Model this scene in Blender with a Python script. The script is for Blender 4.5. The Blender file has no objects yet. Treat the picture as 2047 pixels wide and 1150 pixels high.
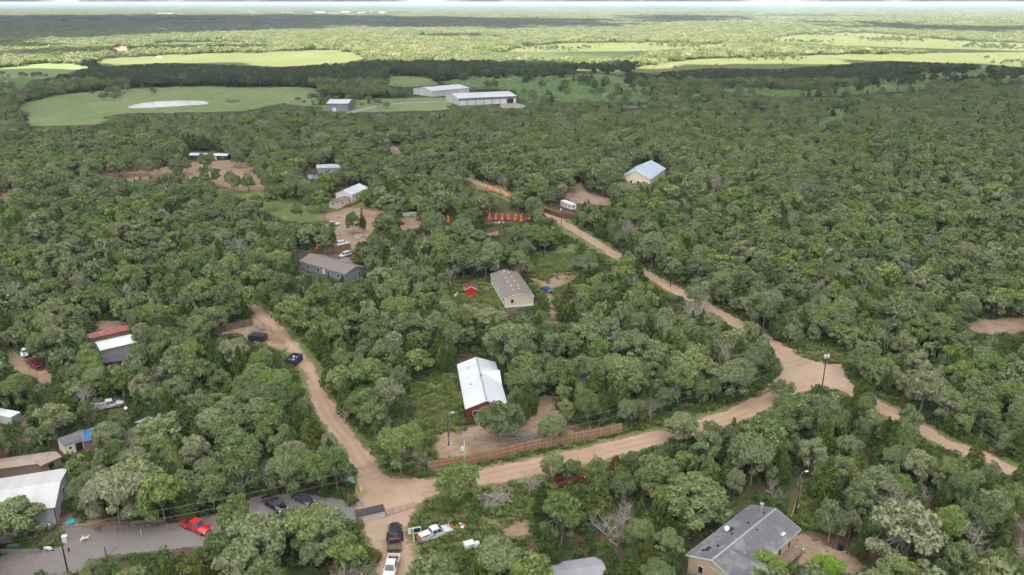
import bpy, bmesh, math, random
import numpy as np
from mathutils import Vector, Matrix
R = math.radians
rnd = random.Random(7)
rng = np.random.default_rng(11)
S = bpy.context.scene
COL = S.collection

# ------------------------------------------------------------------ camera, sky, sun, exposure
CAMH, FPX = 85.0, 1606.0
PIT = math.atan(571 / FPX)
cd = bpy.data.cameras.new("camera"); cam = bpy.data.objects.new("camera", cd); COL.objects.link(cam)
cam.location = (0, 0, CAMH); cam.rotation_euler = (math.pi / 2 - PIT, 0, 0)
cd.sensor_width = 36; cd.lens = 36 * FPX / 2047; cd.clip_start = 1; cd.clip_end = 120000
S.camera = cam
SUN_EL, SUN_AZ = R(58), R(-155)            # azimuth measured from +Y (view direction) towards +X: behind the camera, a little left
W = bpy.data.worlds.new("World"); S.world = W; W.use_nodes = True
nt = W.node_tree; nt.nodes.clear()
sky = nt.nodes.new('ShaderNodeTexSky'); sky.sky_type = 'NISHITA'; sky.sun_disc = False
sky.sun_elevation = SUN_EL; sky.sun_rotation = SUN_AZ; sky.altitude = 100; sky.dust_density = 8.0; sky.air_density = 0.8; sky.ozone_density = 1.0
bg = nt.nodes.new('ShaderNodeBackground'); bg.inputs[1].default_value = 0.07
wo = nt.nodes.new('ShaderNodeOutputWorld')
nt.links.new(sky.outputs[0], bg.inputs[0]); nt.links.new(bg.outputs[0], wo.inputs[0])
ld = bpy.data.lights.new("sun", 'SUN'); ld.energy = 4.2; ld.angle = R(0.53); ld.color = (1, 0.97, 0.91)
sun = bpy.data.objects.new("sun", ld); COL.objects.link(sun)
SDIR = Vector((math.sin(SUN_AZ) * math.cos(SUN_EL), math.cos(SUN_AZ) * math.cos(SUN_EL), math.sin(SUN_EL)))  # towards the sun
sun.rotation_euler = SDIR.to_track_quat('Z', 'Y').to_euler(); sun.location = SDIR * 300
S.view_settings.view_transform = 'Standard'; S.view_settings.look = 'None'
S.view_settings.exposure = 1.45; S.view_settings.gamma = 1
S.render.engine = 'CYCLES'
cy = S.cycles
cy.max_bounces = 7; cy.diffuse_bounces = 4; cy.glossy_bounces = 2; cy.transmission_bounces = 5; cy.transparent_max_bounces = 10; cy.volume_bounces = 2
cy.use_denoising = True
cy.caustics_reflective = False; cy.caustics_refractive = False

# ------------------------------------------------------------------ helpers
def P(px, py, z=0.0):
    u = (px - 1023.5) / FPX; v = -(py - 575) / FPX
    dy = math.cos(PIT) + v * math.sin(PIT); dz = -math.sin(PIT) + v * math.cos(PIT)
    t = (z - CAMH) / dz
    return Vector((u * t, dy * t, z))
def proj(x, y, z):
    zc = y * math.cos(PIT) - (z - CAMH) * math.sin(PIT)
    yc = y * math.sin(PIT) + (z - CAMH) * math.cos(PIT)
    return 1023.5 + FPX * x / zc, 575 - FPX * yc / zc
def ang(p, q, z=0):
    d = P(*q, z) - P(*p, z); return math.atan2(d.y, d.x)
def in_poly(x, y, poly):
    c = np.zeros(np.shape(x), bool); n = len(poly)
    for i in range(n):
        x1, y1 = poly[i]; x2, y2 = poly[(i + 1) % n]
        if y1 == y2: continue
        c ^= ((y1 > y) != (y2 > y)) & (x < (x2 - x1) * (y - y1) / (y2 - y1) + x1)
    return c
def seg_dist(x, y, pts, closed=False):
    d = np.full(np.shape(x), 1e9); n = len(pts); side = np.zeros(np.shape(x))
    for i in range(n if closed else n - 1):
        ax, ay = pts[i]; bx, by = pts[(i + 1) % n]
        L2 = (bx - ax) ** 2 + (by - ay) ** 2 + 1e-9
        t = np.clip(((x - ax) * (bx - ax) + (y - ay) * (by - ay)) / L2, 0, 1)
        dd = np.hypot(x - ax - t * (bx - ax), y - ay - t * (by - ay))
        s = np.sign((bx - ax) * (y - ay) - (by - ay) * (x - ax))
        side = np.where(dd < d, s, side); d = np.minimum(d, dd)
    return d, side
def tag(o, label=None, cat=None, group=None, kind=None):
    if label: o['label'] = label
    if cat: o['category'] = cat
    if group: o['group'] = group
    if kind: o['kind'] = kind
    return o
def empty(name, loc=(0, 0, 0), rz=0.0, label=None, cat=None, group=None):
    o = bpy.data.objects.new(name, None); COL.objects.link(o); o.empty_display_size = .3
    o.location = loc; o.rotation_euler = (0, 0, rz)
    return tag(o, label, cat, group)
class MB:
    def __init__(s): s.v = []; s.f = []; s.m = []
    def add(s, vs, fs, m=0):
        b = len(s.v); s.v += [tuple(p) for p in vs]
        for f in fs: s.f.append(tuple(b + i for i in f)); s.m.append(m)
        return s
    def box(s, c, d, rz=0, m=0, top=1.0, topy=None):
        x, y, z = d[0] / 2, d[1] / 2, d[2] / 2; ty = top if topy is None else topy
        vs = [(-x, -y, -z), (x, -y, -z), (x, y, -z), (-x, y, -z), (-x * top, -y * ty, z), (x * top, -y * ty, z), (x * top, y * ty, z), (-x * top, y * ty, z)]
        ca, sa = math.cos(rz), math.sin(rz)
        vs = [(c[0] + a * ca - b * sa, c[1] + a * sa + b * ca, c[2] + e) for a, b, e in vs]
        return s.add(vs, [(0, 3, 2, 1), (4, 5, 6, 7), (0, 1, 5, 4), (1, 2, 6, 5), (2, 3, 7, 6), (3, 0, 4, 7)], m)
    def prism(s, pts, d, m=0):                       # flat polygon (3-D points) pushed by the vector d
        n = len(pts); a = [Vector(p) for p in pts]; b = [p + Vector(d) for p in a]
        return s.add(a + b, [tuple(range(n))[::-1], tuple(range(n, 2 * n))] + [(i, (i + 1) % n, n + (i + 1) % n, n + i) for i in range(n)], m)
    def tube(s, pts, rs, n=6, m=0, cap=True):
        pts = [Vector(p) for p in pts]
        if not hasattr(rs, '__len__'): rs = [rs] * len(pts)
        rings = []
        for i, p in enumerate(pts):
            d = (pts[min(i + 1, len(pts) - 1)] - pts[max(i - 1, 0)]).normalized()
            a = d.orthogonal().normalized(); b = d.cross(a)
            rings.append([p + (a * math.cos(k * 2 * math.pi / n) + b * math.sin(k * 2 * math.pi / n)) * rs[i] for k in range(n)])
        return s.loft(rings, m, cap)
    def loft(s, rings, m=0, cap=True):
        n = len(rings[0]); vs = [p for r in rings for p in r]; fs = []
        for i in range(len(rings) - 1):
            for k in range(n):
                fs.append((i * n + k, i * n + (k + 1) % n, (i + 1) * n + (k + 1) % n, (i + 1) * n + k))
        if cap: fs += [tuple(range(n))[::-1], tuple(range((len(rings) - 1) * n, len(rings) * n))]
        return s.add(vs, fs, m)
    def mesh(s, name, mats, smooth=False):
        me = bpy.data.meshes.new(name); me.from_pydata(s.v, [], s.f)
        for q in (mats if isinstance(mats, (list, tuple)) else [mats]): me.materials.append(q)
        me.polygons.foreach_set('material_index', s.m)
        if smooth: me.polygons.foreach_set('use_smooth', [True] * len(s.f))
        me.update(); return me
    def build(s, name, mats, parent=None, smooth=False, bevel=0, loc=None, rz=0, fix=True):
        me = s.mesh(name, mats, smooth)
        if fix:
            bm = bmesh.new(); bm.from_mesh(me); bmesh.ops.recalc_face_normals(bm, faces=bm.faces); bm.to_mesh(me); bm.free()
        o = bpy.data.objects.new(name, me); COL.objects.link(o)
        if parent: o.parent = parent
        if loc is not None: o.location = loc
        o.rotation_euler = (0, 0, rz)
        if bevel:
            b = o.modifiers.new('bevel', 'BEVEL'); b.width = bevel; b.segments = 2; b.limit_method = 'ANGLE'
        return o

# ------------------------------------------------------------------ materials
class NT:
    def __init__(s, name):
        s.mat = bpy.data.materials.new(name); s.mat.use_nodes = True; s.t = s.mat.node_tree; s.t.nodes.clear()
        s.out = s.t.nodes.new('ShaderNodeOutputMaterial')
    def n(s, typ, **kw):
        nd = s.t.nodes.new(typ)
        for k, v in kw.items():
            if k in nd.inputs: nd.inputs[k].default_value = v
            else: setattr(nd, k, v)
        return nd
    def l(s, a, b): s.t.links.new(a, b)
    def noise(s, scale, detail=4, rough=.6, vec=None, dist=0):
        nd = s.n('ShaderNodeTexNoise', Scale=scale, Detail=detail, Roughness=rough, Distortion=dist)
        if vec: s.l(vec, nd.inputs['Vector'])
        return nd.outputs['Fac']
    def ramp(s, fac, stops, interp='LINEAR'):
        nd = s.n('ShaderNodeValToRGB'); cr = nd.color_ramp; cr.interpolation = interp
        while len(cr.elements) < len(stops): cr.elements.new(.5)
        for e, (p, c) in zip(cr.elements, stops):
            e.position = p; e.color = (*c, 1) if len(c) == 3 else c
        s.l(fac, nd.inputs[0]); return nd.outputs[0]
    def math(s, op, a, b=0.0, clamp=False):
        nd = s.n('ShaderNodeMath', operation=op, use_clamp=clamp)
        for i, q in enumerate((a, b)):
            if hasattr(q, 'is_linked'): s.l(q, nd.inputs[i])
            else: nd.inputs[i].default_value = q
        return nd.outputs[0]
    def mix(s, fac, a, b, mode='MIX'):
        nd = s.n('ShaderNodeMix', data_type='RGBA', blend_type=mode)
        for q, i in ((fac, 0), (a, 6), (b, 7)):
            if hasattr(q, 'is_linked'): s.l(q, nd.inputs[i])
            else: nd.inputs[i].default_value = q if i == 0 else ((*q, 1) if len(q) == 3 else q)
        return nd.outputs[2]
    def attr(s, name):
        return s.n('ShaderNodeAttribute', attribute_name=name).outputs['Fac']
    def pos(s): return s.n('ShaderNodeNewGeometry').outputs['Position']
    def objc(s): return s.n('ShaderNodeTexCoord').outputs['Object']
    def rand(s): return s.n('ShaderNodeObjectInfo').outputs['Random']
    def principled(s, col, rough=.7, spec=.3, metal=0.0, bump=None, bstr=.3, bdist=.05):
        p = s.n('ShaderNodeBsdfPrincipled', Roughness=rough, Metallic=metal); p.inputs['Specular IOR Level'].default_value = spec
        if hasattr(col, 'is_linked'): s.l(col, p.inputs['Base Color'])
        else: p.inputs['Base Color'].default_value = (*col, 1)
        if bump is not None:
            b = s.n('ShaderNodeBump', Strength=bstr, Distance=bdist); s.l(bump, b.inputs['Height']); s.l(b.outputs[0], p.inputs['Normal'])
        s.l(p.outputs[0], s.out.inputs[0]); return p
def mul(c, k): return tuple(min(1, x * k) for x in c)
def plain(name, col, rough=.6, var=.18, scale=3.0, metal=0.0, spec=.3, dirt=None, dirtamt=.5):
    t = NT(name); f = t.noise(scale, 5, .65, t.objc())
    c = t.ramp(f, [(.3, mul(col, 1 - var)), (.7, mul(col, 1 + var))])
    if dirt:
        g = t.math('MULTIPLY', t.ramp(t.noise(scale * .35, 6, .7, t.objc()), [(.5, (0, 0, 0)), (.68, (1, 1, 1))]), dirtamt)
        c = t.mix(g, c, dirt)
    t.principled(c, rough, spec, metal); return t.mat
def wood_planks(name, cols, axis=0, width=.15, rough=.85):
    t = NT(name); sx = t.n('ShaderNodeSeparateXYZ'); t.l(t.objc(), sx.inputs[0])
    v = t.math('FLOOR', t.math('DIVIDE', sx.outputs[axis], width))
    w = t.n('ShaderNodeTexWhiteNoise', noise_dimensions='1D'); t.l(v, w.inputs['W'])
    c = t.ramp(w.outputs[0], [(0, cols[0]), (.5, cols[1]), (1, cols[2])])
    fr = t.math('FRACT', t.math('DIVIDE', sx.outputs[axis], width))
    gap = t.math('LESS_THAN', fr, .08)
    c = t.mix(t.noise(9, 4, .7, t.objc()), c, t.mix(.5, c, cols[0]))
    c = t.mix(gap, c, mul(cols[0], .25)); t.principled(c, rough, .2); return t.mat
def metal_roof(name, col, pitch=.25, axis=0, rough=.45, streak=(.4, .38, .34), amt=.35, metal=0.0):
    t = NT(name); o = t.objc(); sx = t.n('ShaderNodeSeparateXYZ'); t.l(o, sx.inputs[0])
    wv = t.math('ABSOLUTE', t.math('SUBTRACT', t.math('FRACT', t.math('DIVIDE', sx.outputs[axis], pitch)), .5))
    rib = t.ramp(wv, [(.36, (0, 0, 0)), (.44, (1, 1, 1))])
    pan = t.n('ShaderNodeTexWhiteNoise', noise_dimensions='1D'); t.l(t.math('FLOOR', t.math('DIVIDE', sx.outputs[axis], pitch * 4)), pan.inputs['W'])
    c = t.ramp(pan.outputs[0], [(0, mul(col, .93)), (1, mul(col, 1.04))])
    st = t.ramp(t.noise(.5, 6, .72, o, .6), [(.48, (0, 0, 0)), (.72, (1, 1, 1))])
    c = t.mix(t.math('MULTIPLY', st, amt), c, streak)
    t.principled(c, rough, .4, metal, rib, .5, .06); return t.mat
def shingles(name, cols, rough=.9, stain=None):
    t = NT(name); o = t.objc(); br = t.n('ShaderNodeTexBrick', Scale=2.2); br.offset = .5
    t.l(o, br.inputs['Vector']); br.inputs['Color1'].default_value = (*cols[0], 1); br.inputs['Color2'].default_value = (*cols[1], 1); br.inputs['Mortar'].default_value = (*mul(cols[0], .55), 1)
    br.inputs['Mortar Size'].default_value = .012; br.inputs['Row Height'].default_value = .3; br.inputs['Brick Width'].default_value = .6
    c = t.mix(t.math('MULTIPLY', t.noise(.45, 7, .7, o, 1.0), .8), br.outputs[0], cols[2])
    if stain: c = t.mix(t.math('MULTIPLY', t.ramp(t.noise(.3, 5, .7, o, .4), [(.5, (0, 0, 0)), (.66, (1, 1, 1))]), .65), c, stain)
    t.principled(c, rough, .2, 0, t.noise(14, 3, .7, o), .4, .02); return t.mat
def siding(name, col, pitch=.2, rough=.6, var=.05):
    t = NT(name); o = t.objc(); sx = t.n('ShaderNodeSeparateXYZ'); t.l(o, sx.inputs[0])
    fr = t.math('FRACT', t.math('DIVIDE', sx.outputs[2], pitch))
    c = t.mix(t.ramp(fr, [(.0, (1, 1, 1)), (.12, (0, 0, 0))]), col, mul(col, .6))
    c = t.mix(t.math('MULTIPLY', t.noise(.8, 6, .7, o), .45), c, mul(col, .72)); t.principled(c, rough, .3, 0, fr, .3, .02); return t.mat
def vsiding(name, col, pitch=.3): return metal_roof(name, col, pitch, 0, .5, mul(col, .75), .25)
def paint(name, col, rough=.25):
    t = NT(name); c = t.mix(t.math('MULTIPLY', t.noise(2.5, 5, .7, t.objc()), .3), col, mul(tuple(.6 * x + .08 for x in col), .9))
    p = t.principled(c, rough, .5); p.inputs['Coat Weight'].default_value = .5; p.inputs['Coat Roughness'].default_value = .12; return t.mat
def glass(name, col=(.02, .025, .03)):
    t = NT(name); t.principled(t.mix(t.noise(1.5, 2, .5, t.objc()), col, mul(col, 1.8)), .08, .6); return t.mat
M = {}
M['glass'] = glass('dark_glass'); M['bglass'] = glass('vehicle_glass', (.035, .045, .055))
M['rubber'] = plain('rubber', (.025, .024, .023), .9); M['steel'] = plain('galvanised_steel', (.42, .43, .44), .45, metal=.5)
M['chrome'] = plain('bright_metal', (.6, .6, .6), .3, metal=.8); M['blackmetal'] = plain('black_metal', (.03, .03, .033), .5)
M['white'] = plain('white_paint', (.64, .64, .63), .5, .04, 1.5, dirt=(.45, .42, .37), dirtamt=.25)
M['trim'] = plain('trim_white', (.66, .65, .63), .5, .04); M['dark'] = plain('dark_void', (.012, .012, .012), .9)
M['wood'] = plain('weathered_wood', (.23, .17, .12), .9, .3, 5); M['greywood'] = plain('grey_wood', (.27, .25, .23), .9, .3, 5)
M['pole'] = plain('pole_wood', (.085, .06, .045), .9, .3, 4); M['red'] = plain('red_lens', (.5, .02, .015), .3)
M['lamp'] = plain('clear_lens', (.75, .75, .72), .2, .03); M['orange'] = plain('orange_paint', (.62, .16, .04), .6, .3, dirt=(.3, .13, .07), dirtamt=.4); M['cable'] = plain('cable', (.16, .155, .15), .6)
M['concrete'] = plain('concrete', (.4, .37, .33), .9, .15)

# leaf and bark materials: colour varies from tree to tree with the object's own random number
def leaf_mat(name, stops, trans=.25, dry=None, cell=.45):
    t = NT(name); r = t.rand()
    c = t.ramp(r, stops)
    v = t.noise(.9, 3, .6, t.objc())
    c = t.mix(t.math('MULTIPLY', v, .55), c, t.mix(.5, c, dry or (.13, .14, .075)))
    g = t.n('ShaderNodeTexWhiteNoise', noise_dimensions='3D'); q = t.n('ShaderNodeVectorMath', operation='SNAP')
    t.l(t.objc(), q.inputs[0]); q.inputs[1].default_value = (cell,) * 3; t.l(q.outputs[0], g.inputs['Vector'])
    hs = t.n('ShaderNodeHueSaturation'); t.l(c, hs.inputs['Color']); t.l(t.math('ADD', t.math('MULTIPLY', g.outputs[0], .65), .8), hs.inputs['Value'])
    d = t.n('ShaderNodeBsdfDiffuse'); tr = t.n('ShaderNodeBsdfTranslucent'); mx = t.n('ShaderNodeMixShader'); mx.inputs[0].default_value = trans
    t.l(hs.outputs[0], d.inputs[0]); t.l(hs.outputs[0], tr.inputs[0]); t.l(d.outputs[0], mx.inputs[1]); t.l(tr.outputs[0], mx.inputs[2]); t.l(mx.outputs[0], t.out.inputs[0])
    return t.mat
LEAF_OAK = leaf_mat('oak_leaves', [(0, (.105, .15, .055)), (.18, (.19, .235, .11)), (.36, (.13, .195, .06)), (.52, (.235, .27, .14)), (.66, (.125, .165, .075)), (.8, (.17, .25, .06)), (.92, (.22, .255, .105)), (1, (.27, .28, .17))], .2, (.24, .255, .135))
LEAF_CEDAR = leaf_mat('cedar_leaves', [(0, (.05, .085, .024)), (.4, (.085, .125, .03)), (.7, (.07, .12, .04)), (1, (.125, .14, .035))], .2, (.14, .15, .05))
LEAF_BRIGHT = leaf_mat('bright_leaves', [(0, (.19, .33, .04)), (1, (.22, .34, .06))], .3, (.25, .33, .08))
LEAF_SHRUB = leaf_mat('shrub_leaves', [(0, (.07, .13, .036)), (.5, (.09, .15, .05)), (1, (.115, .16, .06))], .3, (.13, .16, .07))
LEAF_SCRUB = leaf_mat('scrub_leaves', [(0, (.22, .34, .14)), (.5, (.26, .38, .165)), (1, (.30, .39, .18))], .25, (.28, .34, .16))
LEAF_BELT = leaf_mat('belt_leaves', [(0, (.06, .085, .045)), (.4, (.085, .11, .06)), (.75, (.075, .115, .05)), (1, (.15, .17, .10))], .2, (.12, .14, .08))
LEAF_GROVE = leaf_mat('grove_leaves', [(0, (.13, .18, .06)), (.25, (.24, .27, .11)), (.45, (.16, .22, .07)), (.65, (.30, .31, .16)), (.85, (.21, .26, .08)), (1, (.38, .35, .22))], .25, (.33, .33, .17), 2.2)
LEAF_WEED = leaf_mat('weed_leaves', [(0, (.13, .20, .045)), (.5, (.17, .23, .065)), (.85, (.23, .24, .09)), (1, (.32, .28, .15))], .3, (.24, .24, .10))
LEAF_BROWN = leaf_mat('brown_leaves', [(0, (.11, .05, .03)), (1, (.13, .06, .04))], .1, (.14, .08, .05))
def bark(name, a, b):
    t = NT(name); t.principled(t.mix(t.noise(3, 5, .7, t.objc()), a, b), .95, .1); return t.mat
BARK = bark('oak_bark', (.13, .11, .09), (.30, .27, .235)); BARK_DEAD = bark('dead_wood', (.27, .235, .205), (.45, .40, .355)); BARK_RED = bark('cedar_bark', (.10, .06, .042), (.16, .11, .08))

# ------------------------------------------------------------------ the ground, its roads, clearings and fields
def W2(pts): return [tuple(P(*q)[:2]) for q in pts]
def ground_mat():
    t = NT('forest_ground'); p = t.pos(); sx = t.n('ShaderNodeSeparateXYZ'); t.l(p, sx.inputs[0])
    lit = t.ramp(t.noise(.35, 6, .7, p), [(.25, (.055, .036, .025)), (.5, (.115, .07, .048)), (.75, (.17, .105, .07))])
    grn = t.ramp(t.noise(.8, 5, .7, p), [(.3, (.045, .062, .018)), (.7, (.09, .105, .035))])
    near = t.mix(t.ramp(t.noise(.06, 5, .65, p), [(.47, (0, 0, 0)), (.58, (1, 1, 1))]), lit, grn)
    mp = t.n('ShaderNodeMapping'); t.l(p, mp.inputs[0]); mp.inputs['Scale'].default_value = (1, .75, 1)
    far = t.ramp(t.noise(.0016, 6, .6, mp.outputs[0]), [(.36, (.040, .055, .026)), (.5, (.055, .072, .03)), (.56, (.11, .135, .05)), (.66, (.17, .18, .08))])
    fine = t.ramp(t.noise(.05, 5, .75, p), [(.3, (.6, .6, .6)), (.7, (1.25, 1.25, 1.25))])
    far = t.mix(1.0, far, fine, 'MULTIPLY')
    f = t.math('MULTIPLY', t.math('SUBTRACT', sx.outputs[1], 520.0), 1 / 200, True)
    t.principled(t.mix(f, near, far), .95, .1); return t.mat
mb = MB(); mb.add([(-45000, -3000, 0), (45000, -3000, 0), (45000, 62000, 0), (-45000, 62000, 0)], [(0, 1, 2, 3)])
tag(mb.build('ground', ground_mat(), fix=False), kind='structure')

def cover_mat(name, colour, rag=1.3, soft=.35, scale=.9, rough=.95, bump=True, tone=.82):
    t = NT(name); p = t.pos()
    c, h = colour(t, p); c = t.mix(1.0, c, (tone,) * 3, 'MULTIPLY')
    b = t.n('ShaderNodeBsdfPrincipled', Roughness=rough); b.inputs['Specular IOR Level'].default_value = .12
    t.l(c, b.inputs['Base Color'])
    if bump and h is not None:
        bp = t.n('ShaderNodeBump', Strength=.5, Distance=.12); t.l(h, bp.inputs['Height']); t.l(bp.outputs[0], b.inputs['Normal'])
    e = t.math('ADD', t.math('ADD', t.attr('edge'), t.math('MULTIPLY', t.math('SUBTRACT', t.noise(scale, 5, .7, p), .5), rag * 2)), t.math('MULTIPLY', t.math('SUBTRACT', t.noise(scale * .18, 2, .5, p), .5), rag * 2.4))
    a = t.math('ADD', t.math('DIVIDE', e, soft), .5, True)
    tr = t.n('ShaderNodeBsdfTransparent'); mx = t.n('ShaderNodeMixShader')
    t.l(a, mx.inputs[0]); t.l(tr.outputs[0], mx.inputs[1]); t.l(b.outputs[0], mx.inputs[2]); t.l(mx.outputs[0], t.out.inputs[0])
    return t.mat
def cover(name, mat, polys=(), lines=(), z=.01, res=1.0, margin=2.5, grow=0.0, kind='structure', hump=None):
    """one sheet over the union of ground polygons and (polyline, width) strips; vertex attribute 'edge' = metres inside the outline"""
    xs = [q[0] for p in polys for q in p] + [q[0] + s * w for l, w in lines for q in l for s in (-1, 1)]
    ys = [q[1] for p in polys for q in p] + [q[1] + s * w for l, w in lines for q in l for s in (-1, 1)]
    x0, x1, y0, y1 = min(xs) - 3, max(xs) + 3, min(ys) - 3, max(ys) + 3
    gx = np.arange(x0, x1, res); gy = np.arange(y0, y1, res); X, Y = np.meshgrid(gx, gy)
    e = np.full(X.shape, -1e6); ac = np.zeros(X.shape); along = np.zeros(X.shape)
    for p in polys:
        d, _ = seg_dist(X, Y, p, True); e = np.maximum(e, np.where(in_poly(X, Y, p), d, -d) + grow)
    for l, w in lines:
        d, s = seg_dist(X, Y, l); q = w / 2 + grow - d; ac = np.where(q > e, d * s, ac); e = np.maximum(e, q)
    ok = e > -margin; cell = ok[:-1, :-1] | ok[1:, :-1] | ok[:-1, 1:] | ok[1:, 1:]
    ny, nx = X.shape; idx = np.arange(nx * ny).reshape(ny, nx)
    j, i = np.nonzero(cell); F = np.stack([idx[j, i], idx[j, i + 1], idx[j + 1, i + 1], idx[j + 1, i]], 1)
    u, inv = np.unique(F, return_inverse=True); F = inv.reshape(F.shape)
    Z = np.full(len(u), z)
    V = np.stack([X.ravel()[u], Y.ravel()[u], Z], 1)
    me = bpy.data.meshes.new(name); me.vertices.add(len(V)); me.vertices.foreach_set('co', V.ravel())
    me.loops.add(F.size); me.loops.foreach_set('vertex_index', F.ravel().astype(np.int32)); me.polygons.add(len(F))
    me.polygons.foreach_set('loop_start', np.arange(0, F.size, 4, dtype=np.int32)); me.polygons.foreach_set('loop_total', np.full(len(F), 4, np.int32))
    for nm, arr in (('edge', e), ('across', ac)):
        a = me.attributes.new(nm, 'FLOAT', 'POINT'); a.data.foreach_set('value', arr.ravel()[u].astype(np.float32))
    me.materials.append(mat); me.update(calc_edges=True); me.validate()
    o = bpy.data.objects.new(name, me); COL.objects.link(o); return tag(o, kind=kind)

def dirt_col(base=(.40, .275, .19), pale=(.50, .37, .27), dark=(.25, .155, .10)):
    def f(t, p):
        n1 = t.noise(.22, 6, .7, p); n2 = t.noise(1.6, 6, .75, p)
        c = t.ramp(n1, [(.3, dark), (.48, base), (.72, pale)])
        c = t.mix(t.math('MULTIPLY', n2, .35), c, dark)
        return c, n2
    return f
def road_col(t, p):
    a = t.attr('across'); n1 = t.noise(.25, 6, .7, p); n2 = t.noise(2.0, 6, .75, p)
    wob = t.math('ADD', a, t.math('MULTIPLY', t.math('SUBTRACT', t.noise(.12, 3, .5, p), .5), 1.6))
    rut = t.math('ADD', t.math('MULTIPLY', t.math('COSINE', t.math('MULTIPLY', wob, 3.4)), .5), .5)
    c = t.ramp(n1, [(.28, (.35, .22, .145)), (.5, (.45, .305, .205)), (.72, (.52, .385, .275))])
    c = t.mix(t.math('MULTIPLY', t.math('MULTIPLY', rut, t.ramp(t.noise(.1, 3, .6, p), [(.35, (0, 0, 0)), (.6, (1, 1, 1))])), .7), c, (.56, .435, .33))
    c = t.mix(t.ramp(t.noise(.5, 7, .75, p), [(.52, (0, 0, 0)), (.7, (.6, .6, .6))]), c, (.27, .18, .125)); c = t.mix(t.math('MULTIPLY', n2, .45), c, (.30, .20, .14)); return c, t.math('ADD', n2, t.math('MULTIPLY', rut, .6))
def gravel_col(t, p):
    n1 = t.noise(.25, 5, .7, p); n2 = t.noise(5, 5, .8, p)
    c = t.ramp(n2, [(.3, (.13, .115, .11)), (.5, (.23, .205, .195)), (.72, (.36, .33, .31))])
    return t.mix(t.ramp(n1, [(.5, (0, 0, 0)), (.75, (.55, .55, .55))]), c, (.26, .19, .14)), n2
def grass_col(a=(.10, .14, .035), b=(.17, .21, .06), c_=(.30, .26, .14), dry=.6):
    def f(t, p):
        n1 = t.noise(.16, 6, .7, p); n2 = t.noise(2.2, 6, .75, p)
        c = t.ramp(n2, [(.3, a), (.7, b)])
        return t.mix(t.math('MULTIPLY', t.ramp(n1, [(.46, (0, 0, 0)), (.64, (1, 1, 1))]), dry), c, c_), n2
    return f
def field_col(a, b, c_, s=.01):
    def f(t, p):
        mp = t.n('ShaderNodeMapping'); t.l(p, mp.inputs[0]); mp.inputs['Scale'].default_value = (1, .5, 1)
        n1 = t.noise(s, 7, .72, mp.outputs[0]); n2 = t.noise(.16, 5, .75, p)
        c = t.ramp(n1, [(.32, a), (.5, b), (.68, c_)])
        c = t.mix(t.math('MULTIPLY', t.ramp(t.noise(s * 6, 5, .7, p), [(.4, (0, 0, 0)), (.62, (1, 1, 1))]), .4), c, c_)
        return t.mix(t.math('MULTIPLY', t.ramp(n2, [(.42, (0, 0, 0)), (.66, (1, 1, 1))]), .5), c, mul(a, .7)), n2
    return f
ROAD_B = W2([(800, 990), (870, 975), (950, 956), (1050, 937), (1150, 916), (1250, 891), (1350, 866), (1450, 836), (1550, 797), (1625, 757)])
ROAD_A = W2([(2500, 1130), (2120, 985), (1970, 920), (1880, 880), (1780, 826), (1705, 783), (1640, 757), (1590, 727), (1550, 692), (1510, 666), (1455, 637), (1400, 608), (1350, 580), (1290, 547), (1235, 513), (1195, 488), (1140, 455), (1110, 437), (1060, 409), (1000, 383), (935, 358), (870, 330), (790, 297), (740, 275)])
ROAD_C = W2([(790, 985), (740, 945), (702, 890), (668, 845), (645, 805), (632, 770), (621, 740), (594, 702), (560, 664), (524, 632), (500, 604)])
ROAD_C1, ROAD_C2 = ROAD_C[:5], ROAD_C[4:]
ROAD_D = W2([(800, 975), (775, 1010), (768, 1040), (778, 1080), (787, 1120), (795, 1170), (800, 1200)])
JUNC = W2([(703, 985), (716, 940), (760, 945), (810, 956), (870, 958), (868, 985), (838, 1012), (822, 1050), (818, 1100), (835, 1165), (745, 1165), (755, 1105), (722, 1060), (712, 1020)])
JUNC2 = W2([(1545, 690), (1575, 692), (1605, 716), (1650, 728), (1683, 728), (1688, 742), (1712, 782), (1660, 782), (1590, 775), (1552, 800), (1540, 770), (1560, 740)])
GRAVEL = W2([(0, 1112), (60, 1100), (128, 1092), (125, 1055), (240, 1048), (340, 1046), (420, 1032), (470, 1010), (520, 990), (600, 985), (690, 1000), (716, 1012), (722, 1040), (670, 1045), (600, 1040), (560, 1060), (460, 1085), (330, 1100), (200, 1115), (150, 1150), (0, 1160), (-60, 1165)])
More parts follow.
